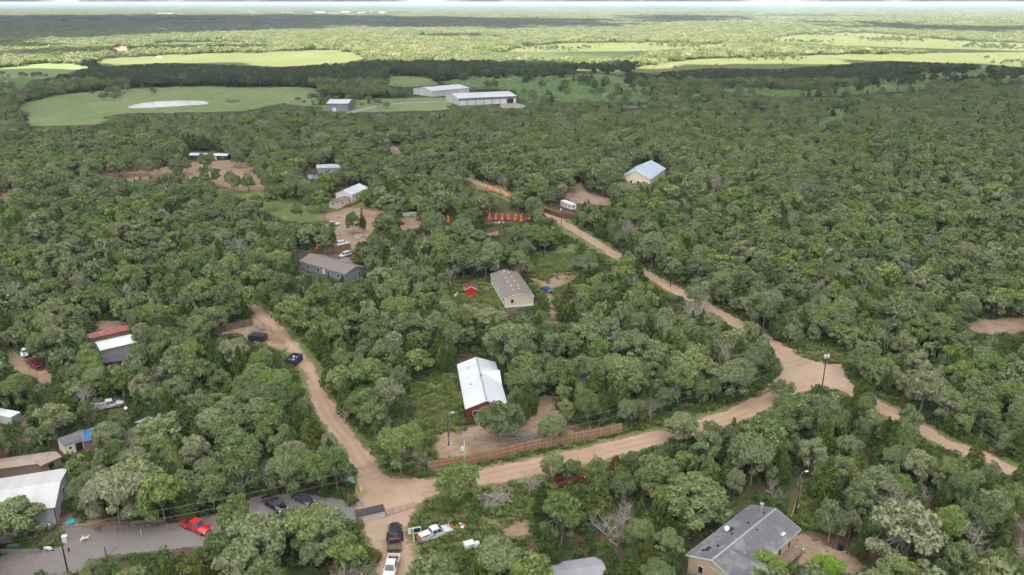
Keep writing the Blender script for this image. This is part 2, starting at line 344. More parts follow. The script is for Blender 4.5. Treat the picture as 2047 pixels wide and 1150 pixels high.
DIRT = [W2(q) for q in (
    [(862, 890), (885, 865), (925, 862), (960, 845), (1020, 840), (1050, 835), (1070, 790), (1108, 788), (1125, 830), (1150, 868), (1000, 905), (880, 925)],
    [(650, 425), (700, 415), (760, 415), (850, 415), (875, 445), (800, 465), (720, 500), (650, 500), (665, 460)],
    [(190, 350), (290, 340), (380, 325), (480, 318), (540, 330), (575, 370), (510, 388), (430, 372), (340, 368), (215, 366)],
    [(1058, 555), (1090, 562), (1125, 545), (1160, 545), (1155, 560), (1105, 578), (1108, 610), (1118, 650), (1135, 690), (1110, 690), (1098, 640), (1092, 600), (1085, 580)],
    [(1925, 650), (1960, 640), (2060, 636), (2060, 668), (1985, 668), (1940, 665)],
    [(1110, 378), (1160, 366), (1180, 388), (1228, 400), (1215, 412), (1140, 405)],
    [(0, 690), (40, 700), (70, 740), (160, 752), (215, 760), (215, 772), (120, 770), (40, 760), (0, 740)],
    [(0, 372), (20, 372), (24, 400), (0, 406)],
    [(1590, 1068), (1610, 1068), (1655, 1092), (1705, 1108), (1740, 1160), (1640, 1160), (1600, 1120), (1585, 1090)],
    [(500, 618), (530, 625), (560, 655), (585, 690), (560, 700), (535, 690), (470, 668), (430, 670), (425, 660), (500, 648)],
    [(185, 640), (250, 640), (255, 662), (195, 662)], [(160, 898), (205, 885), (240, 885), (300, 862), (300, 880), (240, 905), (180, 910)],
    [(990, 895), (1060, 890), (1060, 850), (1000, 850)], [(1780, 300), (1800, 296), (805, 310), (770, 300)][:0] or [(770, 292), (790, 292), (805, 308), (785, 308)],
    [(970, 458), (1002, 452), (1000, 470), (970, 472)], [(1000, 1060), (1030, 1040), (1065, 1042), (1060, 1070), (1015, 1085)], [(1010, 520), (1050, 520), (1055, 545), (990, 545)],
    [(0, 830), (60, 830), (65, 850), (0, 860)], [(125, 1040), (180, 1035), (330, 1040), (330, 1055), (130, 1058)], [(1420, 855), (1450, 840), (1470, 850), (1440, 870)])]
GRASS = [W2(q) for q in (
    [(812, 762), (905, 745), (925, 790), (930, 850), (880, 885), (870, 940), (800, 945), (760, 925), (735, 890), (780, 860), (830, 850)],
    [(880, 560), (985, 560), (1005, 610), (1000, 630), (900, 625)], [(1055, 505), (1150, 485), (1180, 530), (1180, 590), (1130, 610), (1080, 600), (1060, 560)],
    [(1560, 690), (1600, 675), (1690, 680), (1690, 730), (1640, 728), (1600, 712)], [(810, 1030), (880, 970), (1000, 950), (1180, 922), (1180, 990), (1070, 1060), (1000, 1160), (830, 1160), (820, 1060)],
    [(0, 1058), (60, 1060), (115, 1058), (130, 1095), (60, 1105), (0, 1112)], [(440, 375), (560, 385), (690, 400), (760, 410), (660, 440), (600, 450), (540, 430), (470, 400)],
    [(1600, 960), (1660, 960), (1680, 1060), (1600, 1060)], [(1900, 1090), (2060, 1090), (2060, 1165), (1900, 1165)], [(1400, 960), (1440, 960), (1440, 1010), (1400, 1010)], [(300, 345), (420, 345), (440, 380), (330, 378)],
    [(1590, 1080), (1605, 1085), (1600, 1140), (1570, 1140)])]
VERGE = [(ROAD_A, 13.0), (ROAD_B, 15.0), (ROAD_C, 11.0), (ROAD_D, 15.0)]
cover('grass_verge', cover_mat('verge_grass', grass_col(), 2.4, 1.2), GRASS, VERGE, .012, 1.3, 4.5)
def yard_col(t, p):
    c, n = dirt_col((.38, .255, .18), (.50, .38, .285), (.23, .15, .10))(t, p)
    g = t.ramp(t.noise(.28, 6, .75, p), [(.52, (0, 0, 0)), (.6, (1, 1, 1))])
    c = t.mix(t.math('MULTIPLY', g, .8), c, t.mix(n, (.13, .17, .05), (.27, .27, .12)))
    return t.mix(t.ramp(t.noise(.9, 6, .8, p), [(.56, (0, 0, 0)), (.66, (.7, .7, .7))]), c, (.17, .11, .075)), n
cover('dirt_clearing', cover_mat('clearing_dirt', yard_col, 2.8, 1.4), DIRT, (), .022, 1.1, 4)
cover('gravel_lot', cover_mat('lot_gravel', gravel_col, .8, .6), [GRAVEL], (), .030, .8, 2)
cover('dirt_road', cover_mat('road_dirt', road_col, 1.5, .9), [JUNC, JUNC2], [(ROAD_A, 4.8), (ROAD_B, 5.6), (ROAD_C1, 4.6), (ROAD_C2, 3.2), (ROAD_D, 6)], .038, .7, 2.5)
FIELDS = {
 'pasture': [[(35, 212), (110, 190), (250, 177), (400, 172), (620, 174), (645, 190), (640, 215), (560, 206), (490, 222), (330, 226), (240, 226), (190, 250), (60, 252)],
             [(-40, 140), (100, 126), (190, 130), (95, 158), (-40, 164)], [(770, 152), (850, 152), (885, 170), (800, 176), (770, 168)], [(640, 205), (760, 196), (895, 196), (900, 220), (800, 224), (690, 224), (640, 222)]],
 'sunlit_field': [[(190, 120), (335, 109), (520, 104), (690, 99), (745, 116), (680, 126), (560, 134), (350, 126), (195, 131)],
             [(1020, 96), (1130, 86), (1300, 84), (1460, 88), (1440, 94), (1250, 103), (1020, 104)], [(1240, 142), (1300, 128), (1400, 118), (1560, 112), (1700, 108), (1900, 106), (2100, 104), (2100, 140), (1970, 128), (1780, 122), (1560, 138), (1420, 136), (1300, 147)],
             [(1530, 76), (1640, 64), (1760, 66), (1900, 80), (2100, 88), (2100, 104), (1900, 98), (1700, 92), (1560, 84)], [(1120, 140), (1160, 136), (1250, 142), (1250, 150)]]}
for nm, col in (('pasture', field_col((.17, .25, .085), (.24, .32, .12), (.34, .37, .18), .016)), ('sunlit_field', field_col((.15, .20, .06), (.21, .235, .085), (.27, .27, .13), .012))):
    cover('meadow' if nm == 'pasture' else 'field', cover_mat(nm, col, 12, 5, .05, bump=False), [W2(q) for q in FIELDS[nm]], (), .05, 9.0, 20)
SCRUB = [[(880, 166), (960, 158), (1100, 158), (1200, 152), (1270, 167), (1300, 167), (1297, 206), (1060, 206), (1040, 195), (1035, 182), (940, 178)], [(1440, 178), (1620, 186), (1720, 178), (1810, 171), (1890, 169), (1830, 182), (1700, 192), (1560, 195), (1440, 190)],
  [(1740, 164), (1834, 154), (1970, 141), (1985, 152), (1880, 160), (1815, 172), (1740, 172)], [(1990, 158), (2060, 150), (2060, 165), (1990, 168)], [(1640, 225), (1690, 222), (1680, 258), (1640, 262)], [(1330, 196), (1400, 190), (1420, 200), (1340, 206)], [(-10, 160), (60, 158), (40, 185), (-10, 190)]]
cover('shrub_land', cover_mat('scrub_ground', field_col((.13, .21, .075), (.17, .25, .095), (.22, .27, .11), .02), 7, 3, .06, bump=False), [W2(q) for q in SCRUB], (), .03, 9, 20)
cover('highway', cover_mat('asphalt', lambda t, p: (t.ramp(t.noise(.3, 4, .6, p), [(.3, (.19, .18, .18)), (.7, (.26, .25, .25))]), None), .4, .5), (), [(W2([(1130, 217), (1270, 214), (1330, 213), (1540, 213.5), (1640, 215)]), 13)], .06, 3, 3)
cover('driveway', cover_mat('drive_gravel', lambda t, p: (t.ramp(t.noise(.2, 4, .6, p), [(.3, (.34, .31, .27)), (.7, (.46, .43, .38))]), None), 1, .8), [W2([(1000, 207), (1030, 206), (1052, 211), (1045, 217), (1000, 216)])], [(W2([(700, 226), (725, 219), (760, 211), (810, 206), (900, 203)]), 8)], .07, 2.5, 4)
cover('bare_earth', cover_mat('far_earth', dirt_col((.42, .27, .17), (.5, .35, .24), (.3, .2, .13)), 4, 3, .1, bump=False), [W2(q) for q in ([(205, 104), (238, 90), (256, 92), (256, 101), (230, 106)], [(1330, 40), (1345, 44), (1350, 50), (1335, 48)], [(1160, 58), (1185, 58), (1180, 60)])], (), .08, 5, 8)
def water():
    t = NT('pond_water'); t.principled((.24, .235, .22), .2, .9, 0, None); return t.mat
pp = W2([(252, 213), (300, 204), (340, 202), (385, 201), (412, 203), (420, 208), (400, 210), (330, 214), (290, 216.5), (258, 217)])
def smooth_outline(pts, k=2):
    for _ in range(k):
        q = []
        for i in range(len(pts)):
            a, b = pts[i], pts[(i + 1) % len(pts)]
            q += [(a[0] * .75 + b[0] * .25, a[1] * .75 + b[1] * .25), (a[0] * .25 + b[0] * .75, a[1] * .25 + b[1] * .75)]
        pts = q
    return pts
mb = MB(); q = smooth_outline(pp); mb.add([(x, y, .12) for x, y in q], [tuple(range(len(q)))])
tag(mb.build('pond', water(), fix=False), kind='structure')
q = smooth_outline(W2([(450, 201), (470, 199), (485, 202), (470, 206), (452, 205)])); mb = MB(); mb.add([(x, y, .12) for x, y in q], [tuple(range(len(q)))])
tag(mb.build('pond', plain('muddy_water', (.07, .065, .05), .55), fix=False), kind='structure')

# ------------------------------------------------------------------ trees: meshes
def leaf_cloud(lobes, nq, size, up=.25, jit=.65, low=-.55, seed=0):
    """many leaf-sized quads on the outside of overlapping lobes (cx,cy,cz,rx,rz) -> (verts, quads)"""
    g = np.random.default_rng(seed); V = []
    for (cx, cy, cz, rx, rz) in lobes:
        n = max(6, int(nq * (rx * rx)))
        d = g.normal(size=(n * 2, 3)); d /= np.linalg.norm(d, axis=1)[:, None]
        d = d[d[:, 2] > low][:n]; n = len(d)
        rad = (.62 + .46 * g.random(n) ** .8)[:, None]
        c = np.array([cx, cy, cz]) + d * rad * np.array([rx, rx, rz])
        nr = d * np.array([1, 1, rx / rz]) * .7 + g.normal(size=(n, 3)) * jit + np.array([0, 0, up]); nr /= np.linalg.norm(nr, axis=1)[:, None]
        a = np.cross(nr, g.normal(size=(n, 3))); a /= np.linalg.norm(a, axis=1)[:, None]; b = np.cross(nr, a)
        s = size * (.55 + .9 * g.random(n))[:, None]; w = s * (.45 + .35 * g.random(n))[:, None]
        bend = nr * s * .18
        V.append(np.stack([c - a * s - bend, c + b * w * (.7 + .6 * g.random((n, 1))), c + a * s - bend, c - b * w], 1))
    V = np.concatenate(V).reshape(-1, 3); F = np.arange(len(V)).reshape(-1, 4)
    return V, F
def np_mesh(name, V, F, mats, mi=None):
    me = bpy.data.meshes.new(name); me.vertices.add(len(V)); me.vertices.foreach_set('co', np.asarray(V, np.float32).ravel())
    tot = np.array([len(f) for f in F], np.int32) if not isinstance(F, np.ndarray) else np.full(len(F), F.shape[1], np.int32)
    flat = np.concatenate([np.asarray(f) for f in F]) if not isinstance(F, np.ndarray) else F.ravel()
    me.loops.add(len(flat)); me.loops.foreach_set('vertex_index', flat.astype(np.int32)); me.polygons.add(len(tot))
    st = np.concatenate([[0], np.cumsum(tot)[:-1]]).astype(np.int32); me.polygons.foreach_set('loop_start', st); me.polygons.foreach_set('loop_total', tot)
    for q in mats: me.materials.append(q)
    if mi is not None: me.polygons.foreach_set('material_index', np.asarray(mi, np.int32))
    me.update(calc_edges=True); return me
def limb(mb, a, b, r0, r1, g, n=5, sag=.12, seg=3):
    a, b = Vector(a), Vector(b); L = (b - a).length; pts = []
    for i in range(seg + 1):
        t = i / seg; p = a.lerp(b, t); p.z += math.sin(t * math.pi) * L * sag
        if 0 < i < seg: p += Vector((g.uniform(-1, 1), g.uniform(-1, 1), g.uniform(-.5, .5))) * L * .06
        pts.append(p)
    mb.tube(pts, [r0 + (r1 - r0) * i / seg for i in range(seg + 1)], n, cap=False); return pts
def oak(seed, h=9.0, r=4.4, nq=250, size=.205, detail=True, dense=1.0, base=.30, kind='round'):
    g = random.Random(seed); tr = MB(); lobes = []
    k = g.randint(3, 5); n = int(g.randint(21, 27) * dense); fork = h * base
    lean = Vector((g.uniform(-.4, .4), g.uniform(-.4, .4), 0))
    for i in range(n):
        a = i * 2.4 + g.uniform(-.5, .5); q = math.sqrt((i + .5) / n) * (.80 + .12 * g.uniform(-1, 1))
        x, y = math.cos(a) * q * r, math.sin(a) * q * r
        top = h * (1 - (.36 if kind not in ('tall', 'flat') else .2 if kind == 'flat' else .5) * q * q) - g.uniform(0, .17) * h
        if kind in ('open', 'thin'): top -= g.uniform(0, .15) * h
        lr = r * g.uniform(.17, .31) * (1 if dense >= 1 else .82); lz = lr * g.uniform(.62, .85)
        lobes.append((x + lean.x, y + lean.y, top - lz, lr, lz))
    for i in range(int(n * .55)):                       # the lower skirt of the crown
        a = g.uniform(0, 6.283); q = g.uniform(.45, .95)
        lr = r * g.uniform(.15, .26)
        lobes.append((math.cos(a) * q * r * .92, math.sin(a) * q * r * .92, h * g.uniform(.36, .56), lr, lr * .7))
    tr.tube([(0, 0, -.3), (lean.x * .2, lean.y * .2, fork * .5), (lean.x * .4, lean.y * .4, fork)], [.24, .19, .17], 7 if detail else 4, cap=False)
    f0 = Vector((lean.x * .4, lean.y * .4, fork * .97)); mids = []
    for i in range(k):
        a = i * 6.283 / k + g.uniform(-.4, .4)
        m = Vector((math.cos(a) * r * .36, math.sin(a) * r * .36, h * g.uniform(.55, .68))); limb(tr, f0, m, .14, .075, g, 5 if detail else 3, .05); mids.append(m)
    if detail:
        for (x, y, z, lr, lz) in lobes:
            c = Vector((x, y, z)); m = min(mids, key=lambda q: (q - c).length); limb(tr, m, c + Vector((0, 0, lz * .3)), .065, .025, g, 4)
            for _ in range(3):
                d = Vector((g.uniform(-1, 1), g.uniform(-1, 1), g.uniform(.1, 1))).normalized()
                limb(tr, c, c + Vector((d.x * lr, d.y * lr, d.z * lz)) * 1.08, .026, .010, g, 3, .04, 2)
    V, F = leaf_cloud(lobes, nq * {'open': .45, 'thin': .2}.get(kind, 1), size, seed=seed)
    return tr, V, F
def cedar(seed, h=8.0, r=2.3, nq=230, size=.20, detail=True):
    g = random.Random(seed); tr = MB(); lobes = []
    tr.tube([(0, 0, -.3), (0, 0, h * .5), (0, 0, h * .93)], [.19, .12, .03], 6 if detail else 4, cap=False)
    for i in range(20):
        t = (i + .5) / 20; z = h * (.16 + .76 * t); rr = r * (1.02 - .92 * t ** 1.5) * g.uniform(.75, 1.05); a = i * 2.4 + g.uniform(-.4, .4)
        lr = max(.42, rr * g.uniform(.5, .66)); q = max(0, rr - lr * .75)
        lobes.append((math.cos(a) * q, math.sin(a) * q, z, lr, lr * 1.15))
        if detail: limb(tr, (0, 0, z - .5), (math.cos(a) * q, math.sin(a) * q, z), .05, .02, g, 3)
    lobes.append((0, 0, h * .95, .38, .55))
    V, F = leaf_cloud(lobes, nq, size, .35, .5, -.8, seed); return tr, V, F
def dead(seed, h=8.0, r=3.0, fine=True):
    g = random.Random(seed); mb = MB()
    def grow(p, d, L, rad, lev):
        pts = [p]; q = Vector(p)
        for i in range(3):
            d = (d + Vector((g.uniform(-1, 1), g.uniform(-1, 1), g.uniform(-.35, .6))) * .28).normalized(); q = q + d * L / 3; pts.append(Vector(q))
        mb.tube(pts, [rad * (1 - .2 * i) for i in range(4)], 6 if lev == 0 else 4 if lev == 1 else 3, cap=False)
        if lev >= (3 if fine else 2): return
        for j in range((7, 7, 6, 0)[lev]):
            a = pts[1 + j % 3]; e = Vector((g.uniform(-1, 1), g.uniform(-1, 1), g.uniform(-.1, .9))).normalized()
            grow(a, (d * .5 + e).normalized(), L * g.uniform(.5, .75), rad * .46, lev + 1)
    grow(Vector((0, 0, -.3)), Vector((0, 0, 1)), h * .48, .13, 0); return mb
def combo(tr, V, F, name, mb_, ml):
    n0 = len(tr.v); VV = np.concatenate([np.array(tr.v), V]); FF = list(tr.f) + [tuple(f + n0) for f in F]
    return np_mesh(name, VV, FF, [mb_, ml], [0] * len(tr.f) + [1] * len(F))
OAKS = []                                                # (trunk mesh, crown mesh)
OPEN, THIN = (3, 7, 11), (9, 13)
for i in range(14):
    kind = 'open' if i in OPEN else 'thin' if i in THIN else 'tall' if i in (5, 10) else 'flat' if i in (2, 12) else 'round'
    tr, V, F = oak(100 + i, 9, (4.4, 4.0, 4.8, 4.3, 4.6, 3.6, 4.4, 4.2, 4.5, 4.1, 3.5, 4.6, 5.0, 4.2)[i], kind=kind)
    OAKS.append((tr.mesh('trunk', BARK), np_mesh('crown', V, F, [LEAF_OAK]), combo(tr, V, F, 'oak', BARK, LEAF_OAK)))
CEDARS = []
for i in range(4):
    tr, V, F = cedar(200 + i, 8, (2.3, 2.6, 2.1, 2.9)[i]); CEDARS.append((tr.mesh('trunk', BARK_RED), np_mesh('crown', V, F, [LEAF_CEDAR]), combo(tr, V, F, 'cedar', BARK_RED, LEAF_CEDAR)))
DEADS = [dead(300 + i, 8.0).mesh('branches', BARK_DEAD) for i in range(5)]
FAR_OAK = []; FAR_CEDAR = []
for i in range(8):
    tr, V, F = oak(400 + i, 9, (4.5, 4.0, 4.8, 4.2)[i % 4], 42, .5, False, kind=('round', 'tall', 'flat', 'open', 'round', 'round', 'tall', 'flat')[i]); FAR_OAK.append(combo(tr, V, F, 'far_oak', BARK, LEAF_OAK))
for i in range(2):
    tr, V, F = cedar(450 + i, 8, 2.6, 40, .45, False); FAR_CEDAR.append(combo(tr, V, F, 'far_cedar', BARK_RED, LEAF_CEDAR))
BELT = []
for i in range(4):
    tr, V, F = oak(470 + i, 9, 4.5, 42, .5, False); BELT.append(combo(tr, V, F, 'belt_tree', BARK, LEAF_BELT))
GROVE = []
for i in range(4):
    g = random.Random(500 + i); L = []
    for k in range(7):
        x, y, z, r_ = g.uniform(-9, 9), g.uniform(-9, 9), g.uniform(6.5, 10), g.uniform(3, 5)
        L += [(x + g.uniform(-2, 2), y + g.uniform(-2, 2), z - r_ * .5 - g.uniform(0, 2), r_ * g.uniform(.55, .8), r_ * .6) for _ in range(4)] + [(x, y, z * .45, r_ * .9, z * .4)]
    V, F = leaf_cloud(L, 7, .85, .3, .6, -.7, 500 + i); GROVE.append(np_mesh('grove', V, F, [LEAF_GROVE]))
WOOD = []
for i in range(3):
    g = random.Random(520 + i); L = []
    for k in range(60):
        r_ = g.uniform(4, 6); L.append((g.uniform(-32, 32), g.uniform(-32, 32), g.uniform(4.5, 9), r_, r_ * .75))
    V, F = leaf_cloud(L, .9, 2.6, .35, .5, -.5, 520 + i); WOOD.append(np_mesh('wood', V, F, [LEAF_GROVE]))
SHRUB = []
for i in range(4):
    g = random.Random(540 + i); L = [(g.uniform(-.8, .8), g.uniform(-.8, .8), g.uniform(.3, .9), g.uniform(.4, .75), g.uniform(.4, .7)) for _ in range(7)]
    V, F = leaf_cloud(L, 70, .17, .3, .7, -.4, 540 + i); SHRUB.append(np_mesh('shrub', V, F, [LEAF_SHRUB]))
SCRUBM = []
for m_ in SHRUB: q = m_.copy(); q.materials[0] = LEAF_SCRUB; SCRUBM.append(q)
WEED = []
for i in range(4):
    g = np.random.default_rng(560 + i); n = 46
    a = g.uniform(0, 6.283, n); q = g.uniform(0, .55, n); h_ = g.uniform(.18, .55, n); w = g.uniform(.05, .12, n)
    b = np.stack([np.cos(a) * q, np.sin(a) * q, np.zeros(n)], 1); o_ = np.stack([np.cos(a), np.sin(a), np.zeros(n)], 1); s_ = np.stack([-np.sin(a), np.cos(a), np.zeros(n)], 1) * w[:, None]
    tip = b + o_ * (h_ * g.uniform(.2, .9, n))[:, None] + np.array([0, 0, 1]) * h_[:, None]; mid = (b + tip) / 2 + np.array([0, 0, .06])
    V = np.stack([b, mid - s_, tip, mid + s_], 1).reshape(-1, 3); WEED.append(np_mesh('weed', V, np.arange(len(V)).reshape(-1, 4), [LEAF_WEED]))

def scatter(name, meshes, pts, rz, sc, idx):
    """ONE object: a point cloud that grows an instance of one of the meshes at every point"""
    me = bpy.data.meshes.new(name); me.vertices.add(len(pts)); me.vertices.foreach_set('co', np.asarray(pts, np.float32).ravel())
    a = me.attributes.new('turn', 'FLOAT_VECTOR', 'POINT'); v = np.zeros((len(pts), 3), np.float32); v[:, 2] = rz; a.data.foreach_set('vector', v.ravel())
    a = me.attributes.new('size', 'FLOAT_VECTOR', 'POINT'); a.data.foreach_set('vector', np.asarray(sc, np.float32).ravel())
    a = me.attributes.new('which', 'INT', 'POINT'); a.data.foreach_set('value', np.asarray(idx, np.int32))
    me.update()
    o = bpy.data.objects.new(name, me); COL.objects.link(o)
    src = bpy.data.collections.new(name + '_kinds')
    for i, m in enumerate(meshes): src.objects.link(bpy.data.objects.new('%s_%02d' % (m.name, i), m))
    ng = bpy.data.node_groups.new(name, 'GeometryNodeTree')
    ng.interface.new_socket('Geometry', in_out='INPUT', socket_type='NodeSocketGeometry'); ng.interface.new_socket('Geometry', in_out='OUTPUT', socket_type='NodeSocketGeometry')
    gi = ng.nodes.new('NodeGroupInput'); go = ng.nodes.new('NodeGroupOutput'); ci = ng.nodes.new('GeometryNodeCollectionInfo'); ci.inputs[0].default_value = src
    ci.inputs['Separate Children'].default_value = True; ci.inputs['Reset Children'].default_value = True
    ip = ng.nodes.new('GeometryNodeInstanceOnPoints'); ip.inputs['Pick Instance'].default_value = True
    def at(nm, ty, out):
        n = ng.nodes.new('GeometryNodeInputNamedAttribute'); n.data_type = ty; n.inputs[0].default_value = nm; return n.outputs[0]
    ng.links.new(gi.outputs[0], ip.inputs['Points']); ng.links.new(ci.outputs[0], ip.inputs['Instance'])
    ng.links.new(at('which', 'INT', 0), ip.inputs['Instance Index']); ng.links.new(at('turn', 'FLOAT_VECTOR', 0), ip.inputs['Rotation']); ng.links.new(at('size', 'FLOAT_VECTOR', 0), ip.inputs['Scale'])
    ng.links.new(ip.outputs[0], go.inputs[0])
    m = o.modifiers.new('scatter', 'NODES'); m.node_group = ng
    return tag(o, kind='stuff')

# ------------------------------------------------------------------ buildings
MARKS = []; FOOT = []                                   # what tree labels may refer to; where no tree may stand
def mark(phrase, x, y): MARKS.append((phrase, x, y))
def foot(x, y, rz, L, W_): FOOT.append((x, y, rz, L / 2 + 1.0, W_ / 2 + 1.0))
def fit(A, B, C, z):
    """rectangle from three corners seen in the photograph at height z: A-B is the width, A-C the length"""
    a, b, c = P(*A, z), P(*B, z), P(*C, z); u = (c - a); L = u.length; u.normalize(); n = Vector((-u.y, u.x, 0)); w = (b - a).dot(n)
    o = a + u * L / 2 + n * w / 2; return o.x, o.y, math.atan2(u.y, u.x), L, abs(w)
ROT = {'S': (0, -1), 'N': (0, 1), 'E': (1, 0), 'W': (-1, 0)}
def opening(root, L, W_, side, u, z, w, h, kind='window', fm=None, pm=None, sill=False):
    fm = fm or M['trim']; pm = pm or M['glass']; nx, ny = ROT[side]; d = (L if nx else W_) / 2
    def bx(m, t, off, dw, dh):
        c = (nx * (d + off), u, z) if nx else (u, ny * (d + off), z); s = (t, w + dw, h + dh) if nx else (w + dw, t, h + dh); m.box(c, s)
    m = MB(); bx(m, .07, .04, .16, .16); f = m.build(kind, fm if kind == 'window' else pm, root)
    m = MB(); bx(m, .05, .07, -.02, -.02)
    if kind == 'window': m.build('pane', pm, f)
    else:
        m = MB(); c = (nx * (d + .1), u + w * .35, z) if nx else (u + w * .35, ny * (d + .1), z); m.box(c, (.06, .06, .12)); m.build('handle', M['steel'], f)
    return f
def gable(root, L, W_, eave, ridge, wall, roof, over=.35, og=.35, z0=0.0, th=.13, off=(0, 0), rot=0, names=('wall', 'roof'), trim=None, walls=True):
    ca, sa = math.cos(rot), math.sin(rot)
    def T(x, y, z): return (off[0] + x * ca - y * sa, off[1] + x * sa + y * ca, z)
    ax = (L * ca, L * sa, 0)
    if walls:
        m = MB(); m.prism([T(-L / 2, -W_ / 2, z0), T(-L / 2, W_ / 2, z0), T(-L / 2, W_ / 2, eave), T(-L / 2, 0, ridge), T(-L / 2, -W_ / 2, eave)], ax); m.build(names[0], wall, root)
    sl = (ridge - eave) / (W_ / 2); m = MB(); LL = L + 2 * og; ax2 = (LL * ca, LL * sa, 0)
    for s in (-1, 1):
        yo = s * (W_ / 2 + over); ze = eave - sl * over + .03; zr = ridge + .03
        m.prism([T(-LL / 2, yo, ze), T(-LL / 2, 0, zr), T(-LL / 2, 0, zr + th), T(-LL / 2, yo, ze + th)], ax2)
    r = m.build(names[1], roof, root)
    if trim:
        m = MB()
        for e in (-1, 1):
            for s in (-1, 1):
                yo = s * (W_ / 2 + over); ze = eave - sl * over - .06; zr = ridge - .06; x = e * (LL / 2 + .012)
                p = [T(x, yo, ze), T(x, 0, zr), T(x, 0, zr + .21), T(x, yo, ze + .21)]; m.prism(p, (e * .04 * ca, e * .04 * sa, 0))
        for s in (-1, 1):
            yo = s * (W_ / 2 + over + .012); ze = eave - sl * over - .06
            m.prism([T(-LL / 2, yo, ze), T(LL / 2, yo, ze), T(LL / 2, yo, ze + .18), T(-LL / 2, yo, ze + .18)], (-sa * s * .04, ca * s * .04, 0))
        m.build('roof_trim', trim, root)
    return r
def roof_z(W_, eave, ridge, y): return eave + (ridge - eave) * (1 - abs(y) / (W_ / 2)) + .16
def vent(root, roof, x, y, z, s=.35, mat=None):
    m = MB(); m.box((x, y, z + .1), (s, s, .25), top=.7); m.build('roof_vent', mat or M['steel'], roof)

# house with the bright metal roof and red walls
x, y, rz, L, W_ = fit((930, 817), (1014, 807), (914, 729.6), 3.2); L -= .7; W_ -= .7
h = empty('metal_roof_house', (x, y, 0), rz, 'red walled house with bright white standing seam metal roof behind the long plank fence', 'house')
redw = vsiding('red_siding', (.19, .03, .026)); wmr = metal_roof('white_metal_roof', (.56, .59, .62), .4, 0, .38, (.6, .63, .66), .3)
rf = gable(h, L, W_, 3.2, 4.75, redw, wmr, .35, .5, trim=M['trim'])
gable(h, 3.8, 6.4, 3.25, 4.6, redw, wmr, .3, .3, off=(L * .16, -2.45), rot=math.pi / 2, names=('cross_wall', 'cross_roof'), trim=M['trim'])
m = MB(); m.box((0, 0, 4.95), (L + .9, .34, .07)); m.build('ridge_cap', M['steel'], rf)
for vx, vy in ((7, 2.3), (-1.4, 2.5), (0.6, .15), (1.0, -.2)): vent(h, rf, vx, vy, roof_z(W_, 3.2, 4.75, vy), .3, M['blackmetal'])
for sd, u, w in (('W', -2.4, 1.2), ('W', 2.2, 1.4), ('N', -6, 1.2), ('N', 0, 1.2), ('N', 6, 1.2), ('S', -8, 1.3), ('S', -4, 1.3)): opening(h, L, W_, sd, u, 1.75, w, 1.1)
opening(h, L, W_, 'W', 0, 1.25, 1.0, 2.1, 'door', pm=M['trim'])
m = MB(); m.box((-L / 2 - 1.4, 0, .45), (2.4, 4.2, .12))
for q in (-1.9, 1.9): m.box((-L / 2 - 2.5, q, .22), (.1, .1, .43)); m.box((-L / 2 - 2.5, q, .95), (.08, .08, .9))
for k in range(3): m.box((-L / 2 - 2.75 - .3 * k, -.4, .38 - .12 * k), (.3, 1.3, .06))
m.box((-L / 2 - 2.5, 1.1, 1.35), (.06, 1.6, .08)); m.build('porch', M['white'], h)
foot(x, y, rz, L, W_); mark('the red-walled house with the bright metal roof', x, y)

# tan mobile home
x, y, rz, L, W_ = fit((1009, 597), (1068, 592), (980, 548), 3.0); L -= .4; W_ -= .4
h = empty('mobile_home', (x, y, 0), rz, 'long mobile home with cream gable, white side and brown shingle roof dotted with pale vents', 'mobile home')
shb = shingles('brown_shingles', ((.17, .14, .12), (.225, .19, .165), (.19, .17, .15)))
rf = gable(h, L, W_, 3.0, 4.2, siding('cream_siding', (.60, .54, .43)), shb, .2, .2, .25, trim=M['trim'])
m = MB(); m.box((0, 0, .32), (L + .06, W_ + .06, .64)); m.build('skirting', siding('white_skirt', (.7, .69, .66), .4), h)
m = MB(); m.box((0, W_ / 2 + .03, 1.75), (L - .02, .05, 2.3)); m.build('side_panel', siding('white_siding', (.74, .73, .71)), h)
for u in (-9, -6, -2.5, 1.5, 5, 8.5): opening(h, L, W_ + .12, 'N', u, 1.9, .9, 1.25)
for u in (-7, -3, 4, 8): opening(h, L, W_, 'S', u, 1.9, 1.0, 1.2)
opening(h, L, W_ + .12, 'N', 3.2, 1.55, .95, 2.0, 'door', pm=M['trim']); opening(h, L, W_, 'W', 2.2, 1.9, .9, 1.1)
for vx, vy in ((-7.5, 1.2), (-7.2, -.9), (-4, 1.0), (-3.8, -1.2), (0, 1.2), (.3, -1.0), (3.5, 1.1), (4, -.9), (8, 1.2), (8.3, -.8), (9.4, .4)): vent(h, rf, vx, vy, roof_z(W_, 3.0, 4.2, vy), .42, M['white'])
foot(x, y, rz, L, W_); mark('the cream mobile home with pale roof vents', x, y)

